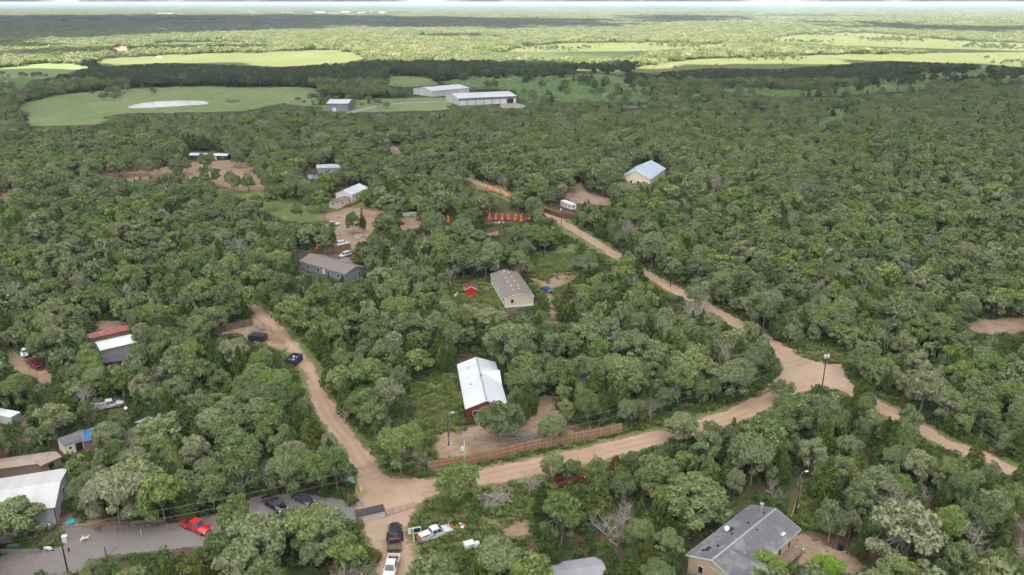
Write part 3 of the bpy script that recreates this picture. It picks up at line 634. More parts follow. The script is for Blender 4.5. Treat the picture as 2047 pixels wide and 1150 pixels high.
# grey mobile home
x, y, rz, L, W_ = fit((598, 522), (637, 508), (690, 549), 3.0); L -= .5; W_ -= .5
h = empty('mobile_home', (x, y, 0), rz, 'slate grey mobile home with plain brown shingle roof beside a pale parked car', 'mobile home')
gw = siding('grey_siding', (.21, .235, .27)); rf = gable(h, L, W_, 3.0, 4.4, gw, shb, .25, .25, .2, trim=M['greywood'])
m = MB(); m.box((0, 0, .3), (L + .06, W_ + .06, .6)); m.build('skirting', siding('grey_skirt', (.15, .17, .2), .4), h)
for u in (-7, -2, 3, 8): opening(h, L, W_, 'S', u, 1.8, .9, 1.3); opening(h, L, W_, 'N', u, 1.8, .9, 1.2)
opening(h, L, W_, 'S', .6, 1.5, .95, 2.0, 'door', pm=M['white']); opening(h, L, W_, 'E', 1.5, 1.8, .8, 1.1)
gable(h, 5, 5, 3.1, 4.25, gw, shb, .2, .2, .2, off=(1, W_ / 2 - 1.6), rot=math.pi / 2, names=('dormer_wall', 'dormer_roof'))
foot(x, y, rz, L, W_); mark('the slate grey mobile home', x, y)

# house bottom right with the worn grey roof
A, B, C = (1371, 1109), (1599, 1060), (1500, 1010)
a, c = P(*A, 3.4), P(*C, 3.4); rz = math.atan2(c.y - a.y, c.x - a.x); L = (c - a).length; u = Vector((math.cos(rz), math.sin(rz), 0)); n = Vector((u.y, -u.x, 0))
W_ = (P(*B, 3.4) - c).dot(n); o = a + u * L / 2 + n * W_ / 2; L -= .7; W_ -= .7
h = empty('shingle_roof_house', (o.x, o.y, 0), rz, 'tan house with worn grey shingle roof, stovepipe and debris on the roof', 'house')
shg = shingles('grey_shingles', ((.085, .085, .095), (.125, .125, .138), (.175, .175, .19)), stain=(.28, .265, .25)); tanw = plain('tan_stucco', (.52, .40, .29), .85, .08, 1.2)
rf = gable(h, L, W_, 3.4, 4.9, tanw, shg, .35, .35, trim=M['trim'])
gable(h, 7.5, 7.0, 3.45, 4.8, tanw, shg, .35, .3, off=(-L / 2 + 3.9, -3.2), rot=math.pi / 2, names=('wing_wall', 'wing_roof'), trim=M['trim'])
m = MB(); m.box((0, 0, 5.09), (L + .7, .3, .05)); m.build('ridge_cap', plain('pale_cap', (.30, .29, .285), .8), rf)
m = MB(); m.tube([(L / 2 - 1.6, 1.6, 4.2), (L / 2 - 1.6, 1.6, 6.1)], .2, 10); st = m.build('stovepipe', M['steel'], rf)
m = MB(); m.tube([(L / 2 - 1.6, 1.6, 6.1), (L / 2 - 1.6, 1.6, 6.2), (L / 2 - 1.6, 1.6, 6.4)], [.34, .34, .1], 10); m.build('pipe_cap', M['steel'], st)
for k, (px_, py_) in enumerate(((-6.8, 2.4), (.2, 2.6))): m = MB(); m.box((px_, py_, roof_z(W_, 3.4, 4.9, py_) + .02), (1.3, .8, .14)); m.build('roof_hatch', M['blackmetal'], rf)
for vx, vy in ((7.2, .9), (3.2, 1.4), (-5.4, 1.6), (-1.0, 1.8), (2.2, -.7), (-7.5, 2.9)): vent(h, rf, vx, vy, roof_z(W_, 3.4, 4.9, vy), .32, M['blackmetal'])
for k in range(9):
    m = MB(); px_, py_ = rnd.uniform(-4, 5.5), rnd.uniform(-3.4, -.6); m.box((px_, py_, roof_z(W_, 3.4, 4.9, py_) + .05), (rnd.uniform(.5, 1.5), .16, .08), rnd.uniform(0, 3)); m.build('roof_board', M['greywood'], rf)
m = MB(); m.box((5.6, -3.5, roof_z(W_, 3.4, 4.9, -3.5) + .04), (1.2, .6, .06)); m.build('roof_patch', M['white'], rf)
for sd, uu in (('W', 2.0), ('W', -1.5), ('S', 3.5), ('S', 6.5), ('N', -5), ('N', 3)): opening(h, L, W_, sd, uu, 1.9, .8, 1.2)
opening(h, L, W_, 'S', 1.9, 1.45, .95, 2.05, 'door', pm=M['white'])
m = MB(); m.box((4.3, -W_ / 2 - 1.0, .9), (6.4, 1.9, .12))
for q in (1.2, 3.2, 5.3, 7.4): m.box((q, -W_ / 2 - 1.9, .45), (.12, .12, .88)); m.box((q, -W_ / 2 - 1.9, 1.4), (.09, .09, .9))
m.box((4.3, -W_ / 2 - 1.9, 1.9), (6.4, .1, .08)); m.box((4.3, -W_ / 2 - 1.9, 1.45), (6.4, .05, .05)); m.build('deck', M['wood'], h)
m = MB(); q = (-.5, 3.1); m.tube([(q[0], q[1], roof_z(W_, 3.4, 4.9, 3.1)), (q[0], q[1], roof_z(W_, 3.4, 4.9, 3.1) + .5)], .04, 6)
c0 = Vector((q[0], q[1], roof_z(W_, 3.4, 4.9, 3.1) + .6)); dd = Vector((-.6, -.5, .5)).normalized(); e1 = dd.orthogonal().normalized(); e2 = dd.cross(e1)
m.loft([[c0 - dd * .12 * (1 - s_ * s_) + (e1 * math.cos(k * .5236) + e2 * math.sin(k * .5236)) * .42 * s_ for k in range(12)] for s_ in (.05, .5, 1)]); m.build('satellite_dish', M['white'], rf, fix=False)
foot(o.x, o.y, rz, L, W_ + 4); mark('the tan house with the worn grey roof', o.x, o.y)
# low grey roof in front of it, cut by the lower edge
p_ = P(1150, 1135, 2.6); h = empty('flat_roof_shed', (p_.x, p_.y - 1.0, 0), R(12), 'low outbuilding with grey weathered sheet roof at the bottom edge of the picture', 'shed')
gable(h, 8.4, 5.0, 2.5, 3.1, M['greywood'], metal_roof('old_grey_roof', (.28, .28, .30), .3, 0, .6, (.2, .18, .17), .5)); opening(h, 8.4, 5, 'S', 1, 1.1, .9, 1.9, 'door', pm=M['wood'])
foot(p_.x, p_.y - 1, R(12), 8, 5)

# white metal workshop at the left edge
a = P(107, 1014, 3.4); c = P(125, 960, 3.4); rz = math.atan2(c.y - a.y, c.x - a.x) - math.pi / 2; u = Vector((math.cos(rz), math.sin(rz), 0)); n = Vector((-u.y, u.x, 0))
L, W_ = 17.0, 12.5; o = a - u * (L / 2) + n * W_ / 2
h = empty('workshop', (o.x, o.y, 0), rz, 'white metal workshop with ribbed pale roof at the left edge', 'workshop')
wm = vsiding('white_sheet', (.56, .57, .58)); rf = gable(h, L, W_, 3.4, 4.5, wm, metal_roof('pale_ribbed_roof', (.50, .50, .485), .3, 0, .5, (.42, .4, .36), .4), .3, .3, trim=M['greywood'])
m = MB(); m.box((L / 2 + .02, -W_ / 2 - .02, 1.7), (.14, .14, 3.3)); m.build('corner_trim', M['blackmetal'], h)
m = MB(); m.prism([(-L / 2 - .3, W_ / 2 + .3, 3.2), (-L / 2 - .3, 1.0, 4.55), (-L / 2 - .3, 1.0, 4.65), (-L / 2 - .3, W_ / 2 + .3, 3.3)], (8, 0, 0)); 
opening(h, L, W_, 'E', 1.5, 2.0, 1.2, .8); opening(h, L, W_, 'S', 3, 1.2, 1.0, 2.1, 'door', pm=M['white']); opening(h, L, W_, 'S', -2, 1.6, 3.0, 2.6, pm=M['white'])
m = MB(); m.box((3.5, -W_ / 2 - 1.6, .08), (9, 3.0, .16)); m.build('slab', M['concrete'], h)
foot(o.x, o.y, rz, L, W_); mark('the white metal workshop', o.x, o.y)

def simple(name, label, cat, px, py, z, rz, L, W_, eave, ridge, wall, roof, wins=(), doors=(), over=.25, mk=None, trim=None, grp=None):
    """small gable building whose roof middle is seen at pixel px,py"""
    p = P(px, py, z); h = empty(name, (p.x, p.y, 0), rz, label, cat, grp); gable(h, L, W_, eave, ridge, wall, roof, over, over, trim=trim)
    for sd, u, zz, w, hh in wins: opening(h, L, W_, sd, u, zz, w, hh)
    for sd, u, w, hh, pm in doors: opening(h, L, W_, sd, u, hh / 2 + .1, w, hh, 'door', pm=pm)
    foot(p.x, p.y, rz, L, W_)
    if mk: mark(mk, p.x, p.y)
    return h
# trailer home and metal roofed house behind it
s_ = siding('pale_siding', (.68, .66, .62)); gl = metal_roof('light_metal_roof', (.55, .58, .61), .4, 0, .42)
rz = ang((690, 388), (733, 369), 4); simple('gable_house', 'pale house with white metal roof behind the cream trailer', 'house', 703, 381, 4.4, rz, 15, 8, 4.3, 6.0, s_, gl, [('W', 0, 2.2, 1.2, 1.2), ('W', 2, 2.2, .9, 1.1)], mk='the pale house with white metal roof', trim=M['trim'])
rz = ang((670, 412), (718, 396), 0); h = simple('trailer_home', 'cream trailer home with brown roof and narrow wooden porch before a white roofed house', 'trailer home', 690, 397, 2.6, rz, 17, 4.6, 3.0, 3.5, siding('cream2', (.70, .66, .56)), shb, [('S', -5, 1.9, .9, 1), ('S', 0, 1.9, 1, 1), ('S', 5, 1.9, 1, 1), ('W', 0, 1.9, .8, .9)], [('S', 2.5, .9, 2, M['trim'])], mk='the cream trailer home')
m = MB(); m.box((1, -3.1, .7), (13, 1.5, .12)); m.box((1, -3.8, 1.3), (13, .08, .7)); m.build('porch', plain('new_wood', (.42, .26, .15), .85), h)
# cream barn with blue-grey roof
a, b, c = P(1250, 347, 3.6), P(1300, 359, 3.6), P(1328, 338, 3.6); rz = math.atan2(c.y - b.y, c.x - b.x); W_ = 15.0; L = 30.0; u = Vector((math.cos(rz), math.sin(rz), 0)); n = Vector((-u.y, u.x, 0)); o = b + u * L / 2 + n * W_ / 2
h = empty('barn', (o.x, o.y, 0), rz, 'cream walled barn with pale blue metal roof deep in the woods', 'barn')
rf = gable(h, L, W_, 3.6, 7.2, vsiding('cream_sheet', (.70, .62, .46)), metal_roof('pale_blue_roof', (.45, .54, .60), .45, 0, .45, (.3, .25, .2), .4), .3, .3, trim=M['trim'])
for uu in (-4.5, -1.5, 2, 5): opening(h, L, W_, 'W', uu, 1.6, 1.0, 1.4)
opening(h, L, W_, 'S', -5, 1.3, 2.6, 2.5, 'door', pm=M['white']); foot(o.x, o.y, rz, L, W_); mark('the cream barn with the pale blue roof', o.x, o.y)
# long dark shed, small blue shed and part-hidden roof
rz = ang((382, 319), (455, 321)); p_ = P(418, 320); h = empty('long_shed', (p_.x, p_.y + 2.6, 0), rz + R(3), 'long low dark shed with pale metal roof beyond the sandy clearing', 'shed')
gable(h, 22, 5, 2.6, 3.3, plain('dark_boards', (.05, .045, .04), .9), gl, .5, .4); opening(h, 22, 5, 'S', 4, 1.1, 1.2, 2, 'door', pm=M['white']); foot(p_.x, p_.y + 2.6, rz, 22, 5); mark('the long dark shed', p_.x, p_.y)
for uu in (-8, -3, 8): opening(h, 22, 5, 'S', uu, 1.4, 1.2, .9)
simple('small_shed', 'small pale blue shed with dark roof among the clearing trees', 'shed', 624, 346, 2.6, R(15), 5, 4, 2.4, 3.2, siding('blue_siding', (.35, .42, .5)), M['blackmetal'], [('S', 1, 1.5, .8, .8)], [('S', -1.2, .9, 1.9, M['white'])], mk='the small pale blue shed')
simple('tin_roof_shed', 'tin roofed shed half hidden behind oaks, right of the clearing', 'shed', 657, 332, 3.2, R(10), 12, 7, 2.8, 4.0, M['greywood'], metal_roof('tin_roof', (.38, .43, .47), .4, 0, .5, (.15, .15, .14), .6), [('S', 0, 1.5, 1, 1)])
# warehouses
def warehouse(label, a, b, c, z, ridge, wall, roof, doors, base=None, red=False):
    a, b, c = P(*a, z), P(*b, z), P(*c, z)                # b: the near corner, c: end of the long side, a: end of the gable side
    rz = math.atan2(c.y - b.y, c.x - b.x); L = (c - b).length; W_ = (a - b).length; u = Vector((math.cos(rz), math.sin(rz), 0)); n = Vector((-u.y, u.x, 0)); o = b + u * L / 2 + n * W_ / 2
    h = empty('warehouse', (o.x, o.y, 0), rz, label, 'warehouse'); gable(h, L, W_, z, ridge, wall, roof, .8, .6)
    for sd, uu, w, hh, mt in doors: opening(h, L, W_, sd, uu, hh / 2 + .1, w, hh, 'door', pm=mt)
    if red:
        m = MB(); m.box((0, -W_ / 2 - .06, z - 1.1), (L, .1, 2.0)); m.build('eave_shade_strip', plain('eave_shade_grey', (.2, .2, .21), .6), h)  # grey strip for the shade under the eave, put into the wall colour
        for k in range(8): m = MB(); m.box((-L / 2 + L * k / 7, -W_ / 2 - .16, z / 2), (.5, .1, z)); m.build('column', plain('rust_red', (.25, .07, .05), .7) if 'rust_red' not in bpy.data.materials else bpy.data.materials['rust_red'], h)
        for k in range(6): m = MB(); m.box((-L / 2 - .06, -W_ / 2 + W_ * k / 5, z / 2 - .2), (.1, .5, z - .6)); m.build('column', bpy.data.materials['rust_red'], h)
    foot(o.x, o.y, rz, L, W_)
wsh = vsiding('white_wall_sheet', (.62, .63, .63), 1.0); wro = metal_roof('white_wide_roof', (.66, .67, .68), 1.0, 0, .4, (.7, .7, .7), .2); gsh = vsiding('grey_wall_sheet', (.22, .235, .26), 1.0)
warehouse('long white warehouse with rust red columns and dark bay door', (890, 188), (917, 197), (1032, 192), 6.2, 8.4, wsh, wro, [('S', 21, 6, 4.4, M['dark']), ('S', 3, 3, 3, M['white']), ('W', 4, 4, 4, M['white'])], red=True)
warehouse('plain pale warehouse without windows behind the column-fronted one', (822, 177), (864, 182), (938, 176), 5.6, 7.8, vsiding('pale_wall_sheet', (.56, .57, .57), 1.0), wro, [('W', 2, 5, 4.5, M['white']), ('S', 12, 5, 4.5, M['white'])])
warehouse('grey sided warehouse with white roof standing alone left of the others', (640, 200), (654, 207), (695, 207), 6.5, 8.2, gsh, wro, [('S', -3, 3, 3, M['white']), ('W', 5, 4, 4, M['white'])])
# barns and houses far away
simple('white_barn', 'white barn at the edge of the sunlit field', 'barn', 264, 107, 4, R(-8), 22, 13, 4.5, 6.5, wsh, wro, doors=[('S', 2, 4, 3.6, M['dark'])])
simple('white_hut', 'tiny white hut alone in the sunlit field', 'hut', 319, 114, 2, R(5), 7, 4.5, 2.6, 3.2, wsh, wro, doors=[('S', 0, 1.2, 2, M['dark'])])
fh = [(245, 63, 40, 14, 'pale wide farmhouse in the dark wood far left'), (152, 88, 32, 10, 'long white roof among far trees left of the bare earth'), (330, 29, 120, 25, 'long white shed on the left horizon'), (905, 45, 22, 14, 'white house in the far wood above the warehouses'), (1128, 53, 22, 12, 'white walled house in the far wood right of the middle'), (1172, 60, 26, 10, 'orange roofed shed in the far wood'),
      (1375, 38, 36, 14, 'pale roofed house near the far sandy track'), (1850, 42, 36, 16, 'white roofed house far right among pale trees'), (1935, 54, 44, 12, 'long white house in the far right cloud shade'), (12, 36, 90, 22, 'broad white hall at the far left edge'), (1780, 27, 40, 16, 'white house near the right horizon')]
for i, (px_, py_, L, W_, lb) in enumerate(fh):
    rf_ = wro if 'orange' not in lb else M['orange']
    simple('farmhouse', lb, 'house', px_, py_, 4, R(rnd.uniform(-20, 20)), L, W_, 4.5 if L < 80 else 9, 7.5 if L < 80 else 13, wsh, rf_, wins=[('S', -L / 5, 2, 2, 1.5), ('S', L / 5, 2, 2, 1.5)])
for i in range(12):
    px_ = (480, 502, 520, 541, 575, 612, 640, 668, 690, 722, 745, 765)[i]; py_ = 24 + (i * 7 % 5)
    p_ = P(px_, py_, 5); h = empty('town_building', (p_.x, p_.y, 0), R(rnd.uniform(-15, 15)), 'small pale building in the distant town on the left horizon', 'building', 'buildings of the distant town')
    gable(h, rnd.uniform(40, 80), rnd.uniform(18, 30), 8, 12, wsh, wro)

# settlement on the left
simple('red_roof_shed', 'long shed with faded red metal roof next to a white roof', 'shed', 216, 662, 2.9, ang((187, 672), (248, 658)), 9.6, 3.6, 2.6, 3.1, M['wood'], metal_roof('faded_red_roof', (.27, .085, .07), .3, 0, .6, (.36, .24, .2), .75), doors=[('S', 0, .9, 1.8, M['wood'])], mk='the shed with the faded red roof')
simple('white_roof_cabin', 'cabin with pale metal roof between the red and the charcoal roofs', 'cabin', 231, 682, 3.0, ang((200, 690), (262, 676)), 8.4, 6.0, 2.6, 3.3, M['greywood'], metal_roof('cabin_roof', (.62, .66, .68), .4, 0, .45), doors=[('E', 0, .9, 1.8, M['wood'])], mk='the cabin with the pale roof')
simple('dark_roof_cabin', 'cabin with charcoal shingle roof and red end wall', 'cabin', 229, 711, 3.0, ang((212, 700), (240, 696)), 6.2, 5.4, 2.6, 3.6, plain('rust_wall', (.11, .045, .035), .85), shingles('charcoal_shingles', ((.06, .06, .075), (.085, .085, .10), (.1, .1, .12))), doors=[('S', 0, .9, 1.9, M['wood'])])
simple('garden_shed', 'cream garden shed with grey roof in front of the blue tarp', 'shed', 145, 872, 2.8, ang((124, 903), (165, 888)), 4.6, 3.4, 2.4, 3.0, plain('cream_boards', (.66, .62, .50), .8, .06), shg, doors=[('S', .3, 1.1, 1.7, M['dark'])], wins=[('S', -1.3, 1.4, .5, .5)], mk='the cream garden shed')
h = simple('tarp_house', 'grey roofed cabin half covered by a bright blue tarp', 'cabin', 203, 858, 3.0, ang((165, 868), (250, 845)), 7.6, 4.8, 2.5, 3.3, M['wood'], shg, doors=[('S', 2.4, .9, 1.9, M['wood'])], mk='the cabin under the blue tarp')
m = MB(); N_ = 14
tv = [(-3.3 + 6.4 * i / N_ + .2 * math.sin(j * 2.3), .1 - 2.9 * j / 6 + .25 * math.sin(i * 1.3), roof_z(4.8, 2.5, 3.3, .1 - 2.9 * j / 6 + .25 * math.sin(i * 1.3)) + .07 + .05 * math.sin(i * 2.1 + j * 1.7)) for j in range(7) for i in range(N_ + 1)]
tv += [(q[0], q[1], q[2] - .06) for q in tv]; k0 = 7 * (N_ + 1)
m.add(tv, [(j * (N_ + 1) + i, j * (N_ + 1) + i + 1, (j + 1) * (N_ + 1) + i + 1, (j + 1) * (N_ + 1) + i) for j in range(6) for i in range(N_)] + [(k0 + j * (N_ + 1) + i, k0 + (j + 1) * (N_ + 1) + i, k0 + (j + 1) * (N_ + 1) + i + 1, k0 + j * (N_ + 1) + i + 1) for j in range(6) for i in range(N_)])
tp = m.build('tarpaulin', plain('blue_tarp', (.02, .13, .34), .5, .35, 1.6, dirt=(.12, .16, .2), dirtamt=.6), None, fix=False); tp.location = h.location; tp.rotation_euler = h.rotation_euler; tag(tp, 'bright blue tarpaulin lying over the grey cabin roof', 'tarpaulin')
simple('open_shed', 'long open shed with warped brown sheet roof behind the white workshop', 'shed', 38, 920, 2.6, ang((0, 925), (80, 914)), 9.5, 3.6, 2.3, 2.7, M['wood'], metal_roof('rusty_roof', (.30, .24, .20), .3, 0, .7, (.2, .12, .08), .6), doors=[('S', 1, .9, 1.7, M['wood'])])
simple('lean_to', 'small brown sheet roofed hut right of the long open shed', 'hut', 92, 914, 2.6, ang((80, 922), (112, 908)), 3.6, 3.0, 2.2, 2.6, M['wood'], bpy.data.materials['rusty_roof'], doors=[('S', 0, .8, 1.6, M['dark'])])
simple('scrap_hut', 'little hut with sheet metal roof beside the bare tree by the tarp', 'hut', 291, 840, 2.2, R(60), 3.0, 2.2, 2.0, 2.4, M['wood'], bpy.data.materials['tin_roof'], doors=[('W', 0, .7, 1.5, M['dark'])])
simple('toy_shed', 'small bright red shed with brown roof on the grass left of the cream mobile home', 'shed', 940, 573, 2.4, ang((931, 585), (951, 584)) + R(90), 3.2, 3.2, 2.1, 3.0, plain('bright_red', (.55, .035, .02), .5), plain('brown_roof', (.16, .05, .045), .7), doors=[('W', 0, 1.2, 1.7, M['red'])], mk='the small red shed', trim=M['trim'])
p_ = P(1085, 498); h = empty('lean_to', (p_.x, p_.y, 0), R(20), 'white sloping lean-to roof on thin posts near the lamp pole', 'shelter')
m = MB(); m.prism([(-2.6, -2, 2.0), (2.6, -2, 2.0), (2.6, 2, 2.8), (-2.6, 2, 2.8)], (0, 0, .1)); m.build('roof', gl, h)
for q in ((-2.4, -1.8, 2.0), (2.4, -1.8, 2.0), (2.4, 1.8, 2.75), (-2.4, 1.8, 2.75)): m = MB(); m.tube([(q[0], q[1], 0), q], .06, 6); m.build('post', M['steel'], h)

# ------------------------------------------------------------------ vehicles
def wheel(root, x, y, r=.38, w=.25, part='wheel'):
    m = MB(); prof = [(-.5, .62), (-.5, .9), (-.35, 1), (.35, 1), (.5, .9), (.5, .62)]
    m.loft([[(x + r * q * math.cos(k * math.pi / 8), y + w * o, r + r * q * math.sin(k * math.pi / 8)) for k in range(16)] for o, q in prof], cap=True); t = m.build(part, M['rubber'], root)
    s = 1 if y > 0 else -1; m = MB()
    m.loft([[(x + r * q * math.cos(k * math.pi / 5), y + s * w * o, r + r * q * math.sin(k * math.pi / 5)) for k in range(10)] for o, q in ((.42, .6), (.54, .6), (.5, .2))]); m.build('rim', M['chrome'], t)
def body_loft(m, secs):
    m.loft([[(x, -hw * .94, zb), (x, -hw, zb + .25), (x, -hw, zt - .16), (x, -hw + .1, zt), (x, hw - .1, zt), (x, hw, zt - .16), (x, hw, zb + .25), (x, hw * .94, zb)] for x, zb, zt, hw in secs])
def panel(m, a, b, c, d, push):
    n = (Vector(b) - Vector(a)).cross(Vector(c) - Vector(a)).normalized() * push; m.prism([Vector(q) for q in (a, b, c, d)], n)
SPEC = {'pickup': dict(cab=(1.35, -.95), roof=(.55, -.78), belt=1.14, top=1.86, hw=.96, rhw=.70, front=2.9, rear=-1.0, wx=(1.85, -1.85), r=.40),
        'suv': dict(cab=(1.25, -2.30), roof=(.50, -2.02), belt=1.08, top=1.78, hw=.95, rhw=.70, front=2.35, rear=-2.45, wx=(1.45, -1.45), r=.38),
        'sedan': dict(cab=(1.0, -1.75), roof=(.25, -1.05), belt=.95, top=1.44, hw=.90, rhw=.62, front=2.25, rear=-2.25, wx=(1.38, -1.38), r=.33)}
def vehicle(name, label, cat, x, y, rz, kind, pm, z=0.04, mk=None, group=None, wreck=False):
    s = SPEC[kind]; h = empty(name, (x, y, z), rz, label, cat, group); cx0, cx1 = s['cab']; rx0, rx1 = s['roof']; b, t, hw, rw = s['belt'], s['top'], s['hw'], s['rhw']
    m = MB(); f, r = s['front'], s['rear']
    secs = [(r, .42, b - .04, hw * .97), (r + .15, .36, b, hw), (cx1, .34, b, hw), (cx0 - .2, .34, b, hw), (cx0 + .1, .36, b - .03, hw), (f - .5, .38, b - .13, hw * .97), (f - .12, .40, b - .2, hw * .92), (f, .46, b - .36, hw * .86)]
    if kind != 'pickup': secs[0] = (r, .46, b - .12, hw * .9)
    body_loft(m, secs); m.build('body', pm, h, True, bevel=0)
    m = MB(); g = hw - .07
    lo = [(cx0, -g, b - .02), (cx0, g, b - .02), (cx1, g, b - .02), (cx1, -g, b - .02)]; hi = [(rx0, -rw, t - .03), (rx0, rw, t - .03), (rx1, rw, t - .03), (rx1, -rw, t - .03)]
    m.add(lo + hi, [(0, 1, 5, 4), (1, 2, 6, 5), (2, 3, 7, 6), (3, 0, 4, 7), (4, 5, 6, 7), (3, 2, 1, 0)]); cabin = m.build('cab', pm, h)
    m = MB(); m.box(((rx0 + rx1) / 2, 0, t), (rx0 - rx1 + .06, rw * 2 + .05, .07), top=.94); m.build('roof', pm, h, bevel=.03)
    def lerp(a, c, k): return Vector(a) * (1 - k) + Vector(c) * k
    def glassp(nm, a, b_, c, d, u0, u1, v0=.12, v1=.9):
        m = MB(); q = [lerp(lerp(a, b_, u), lerp(d, c, u), v) for u, v in ((u0, v0), (u1, v0), (u1, v1), (u0, v1))]; ctr = Vector(((cx0 + cx1) / 2, 0, b)); n = (q[1] - q[0]).cross(q[2] - q[0]).normalized()
        if n.dot(q[0] - ctr) < 0: n = -n
        m.prism([p - n * .01 for p in q], n * .028); m.build(nm, M['bglass'], h)
    glassp('windshield', lo[0], lo[1], hi[1], hi[0], .06, .94, .06, .94); glassp('rear_window', lo[3], lo[2], hi[2], hi[3], .1, .9)
    nwin = 3 if kind == 'suv' else 2
    for a_, b_, c_, d_ in ((lo[0], lo[3], hi[3], hi[0]), (lo[1], lo[2], hi[2], hi[1])):
        for k in range(nwin): glassp('side_window', a_, b_, c_, d_, .05 + k * .93 / nwin, .05 + (k + 1) * .93 / nwin - .05)
    if kind == 'pickup':
        m = MB(); m.box((-1.95, 0, .62), (1.96, 1.86, .1)); m.build('bed_floor', M['blackmetal'] if not wreck else M['wood'], h)
        m = MB()
        for q in (-1, 1): m.box((-1.95, q * .91, .86), (1.94, .10, .70))
        m.box((-1.02, 0, .86), (.09, 1.72, .66)); m.build('bed_side', pm, h, bevel=.02)
        m = MB(); m.box((-2.92, 0, .86), (.09, 1.86, .62)); m.build('tailgate', pm if not wreck else M['orange'], h, bevel=.02); r = -2.97
    for nm, sx, zz, mt, sz in (('headlight', f - .06, b - .32, M['lamp'], (.12, .34, .17)), ('taillight', r + .0, b - .2, M['red'], (.08, .16, .32) if kind != 'sedan' else (.08, .36, .16))):
        for q in (-1, 1): m = MB(); m.box((sx, q * (hw * .80), zz), sz); m.build(nm, mt, h)
    for nm, sx in (('front_bumper', f + .02), ('rear_bumper', r - .02)): m = MB(); m.box((sx, 0, .5), (.16, hw * 1.8, .2)); m.build(nm, M['chrome'] if kind == 'pickup' else pm, h, bevel=.03)
    m = MB(); m.box((f + .0, 0, b - .36), (.06, hw * 1.0, .2)); m.build('grille', M['blackmetal'], h)
    for q in (-1, 1): m = MB(); m.box((cx0 - .25, q * (hw + .09), b + .08), (.14, .2, .14)); m.build('mirror', pm, h)
    for wx in s['wx']:
        for q in (-1, 1): wheel(h, wx, q * (hw - .13), s['r'])
    if mk: mark(mk, x, y)
    return h
def vpx(p, q, z=0): a, b = P(*p, z), P(*q, z); return (a.x + b.x) / 2, (a.y + b.y) / 2, math.atan2(b.y - a.y, b.x - a.x)   # p rear, q front
PR = paint('red_paint', (.62, .012, .015)); PK = paint('black_paint', (.012, .012, .014)); PW = paint('white_car_paint', (.78, .79, .80)); PB = paint('blue_paint', (.015, .05, .22)); PS = paint('silver_paint', (.55, .60, .60)); PG = paint('grey_green_paint', (.22, .30, .29)); PT = paint('teal_paint', (.12, .28, .26)); PO = plain('old_white_paint', (.50, .51, .52), .5, .08, 2, dirt=(.26, .12, .07), dirtamt=.75); PM = paint('maroon_paint', (.22, .015, .02), .4)
x, y, rz = vpx((372, 1050), (416, 1069)); vehicle('pickup_truck', 'bright red pickup truck parked on the gravel under oaks', 'pickup truck', x, y, rz, 'pickup', PR, mk='the bright red pickup')
x, y, rz = vpx((530, 1001), (570, 1029)); vehicle('pickup_truck', 'black pickup truck parked on the gravel facing the lower right', 'pickup truck', x, y, rz, 'pickup', PK, mk='the black pickup')
x, y, rz = vpx((590, 995), (622, 1012)); vehicle('sedan', 'dark car half under an oak right of the black pickup', 'car', x, y, rz, 'sedan', paint('dark_grey_paint', (.03, .032, .036)), mk='the dark car on the gravel')
x, y, rz = vpx((691, 954), (699, 968)); vehicle('sedan', 'grey green car mostly hidden under the tree at the junction', 'car', x, y, rz, 'sedan', PT)
x, y, rz = vpx((790, 1112), (771, 1176)); x += .1; tow = vehicle('pickup_truck', 'white pickup truck towing a car trailer on the dirt road', 'pickup truck', x, y, rz, 'pickup', PW, mk='the white pickup towing the trailer')
# trailer behind it with the black car on top
a = P(788, 1108); b = P(791, 1052); rz = math.atan2(b.y - a.y, b.x - a.x); L = 6.6; u = Vector((math.cos(rz), math.sin(rz), 0)); o = a + u * (L / 2 + .2)
h = empty('car_trailer', (o.x, o.y, .04), rz, 'flat car trailer with plank deck carrying a black car', 'trailer')
m = MB()
for k in range(12): m.box((-L / 2 + .28 + k * .55, 0, .66), (.47, 2.1, .06))
m.build('deck', plain('deck_planks', (.13, .10, .08), .9, .3, 4), h); m = MB()
for q in (-1, 1): m.box((0, q * 1.1, .60), (L, .1, .2))
m.box((L / 2, 0, .6), (.1, 2.3, .2)); m.box((-L / 2, 0, .6), (.1, 2.3, .2)); m.tube([(-L / 2, -.8, .58), (-L / 2 - 1.3, 0, .52), (-L / 2, .8, .58)], .06, 6); m.build('frame', M['blackmetal'], h)
for wx in (.0, .9):
    for q in (-1, 1): wheel(h, wx, q * 1.28, .34)
for q in (-1, 1): m = MB(); m.box((.45, q * 1.28, .76), (1.9, .28, .06), top=.9); m.build('fender', M['blackmetal'], h)
cc = o + u * .6; vehicle('suv', 'black car riding on the flat trailer with red tail lights towards the camera', 'car', cc.x, cc.y, rz, 'suv', PK, z=.74, mk='the black car on the trailer')
lc = P(790, 1112); 
h = empty('tool_pile', tow.matrix_basis @ Vector((-1.95, 0, .64)), tow.rotation_euler.z, 'jumble of straps and tools in the bed of the white pickup', 'tools')
m = MB(); m.tube([(math.cos(k * .6) * .4, math.sin(k * .6) * .4, .12 + .03 * k) for k in range(12)], .07, 6); m.build('hose_coil', M['red'], h); m = MB(); m.box((.35, .3, .18), (.6, .35, .3), .4); m.build('toolbox', M['blackmetal'], h)
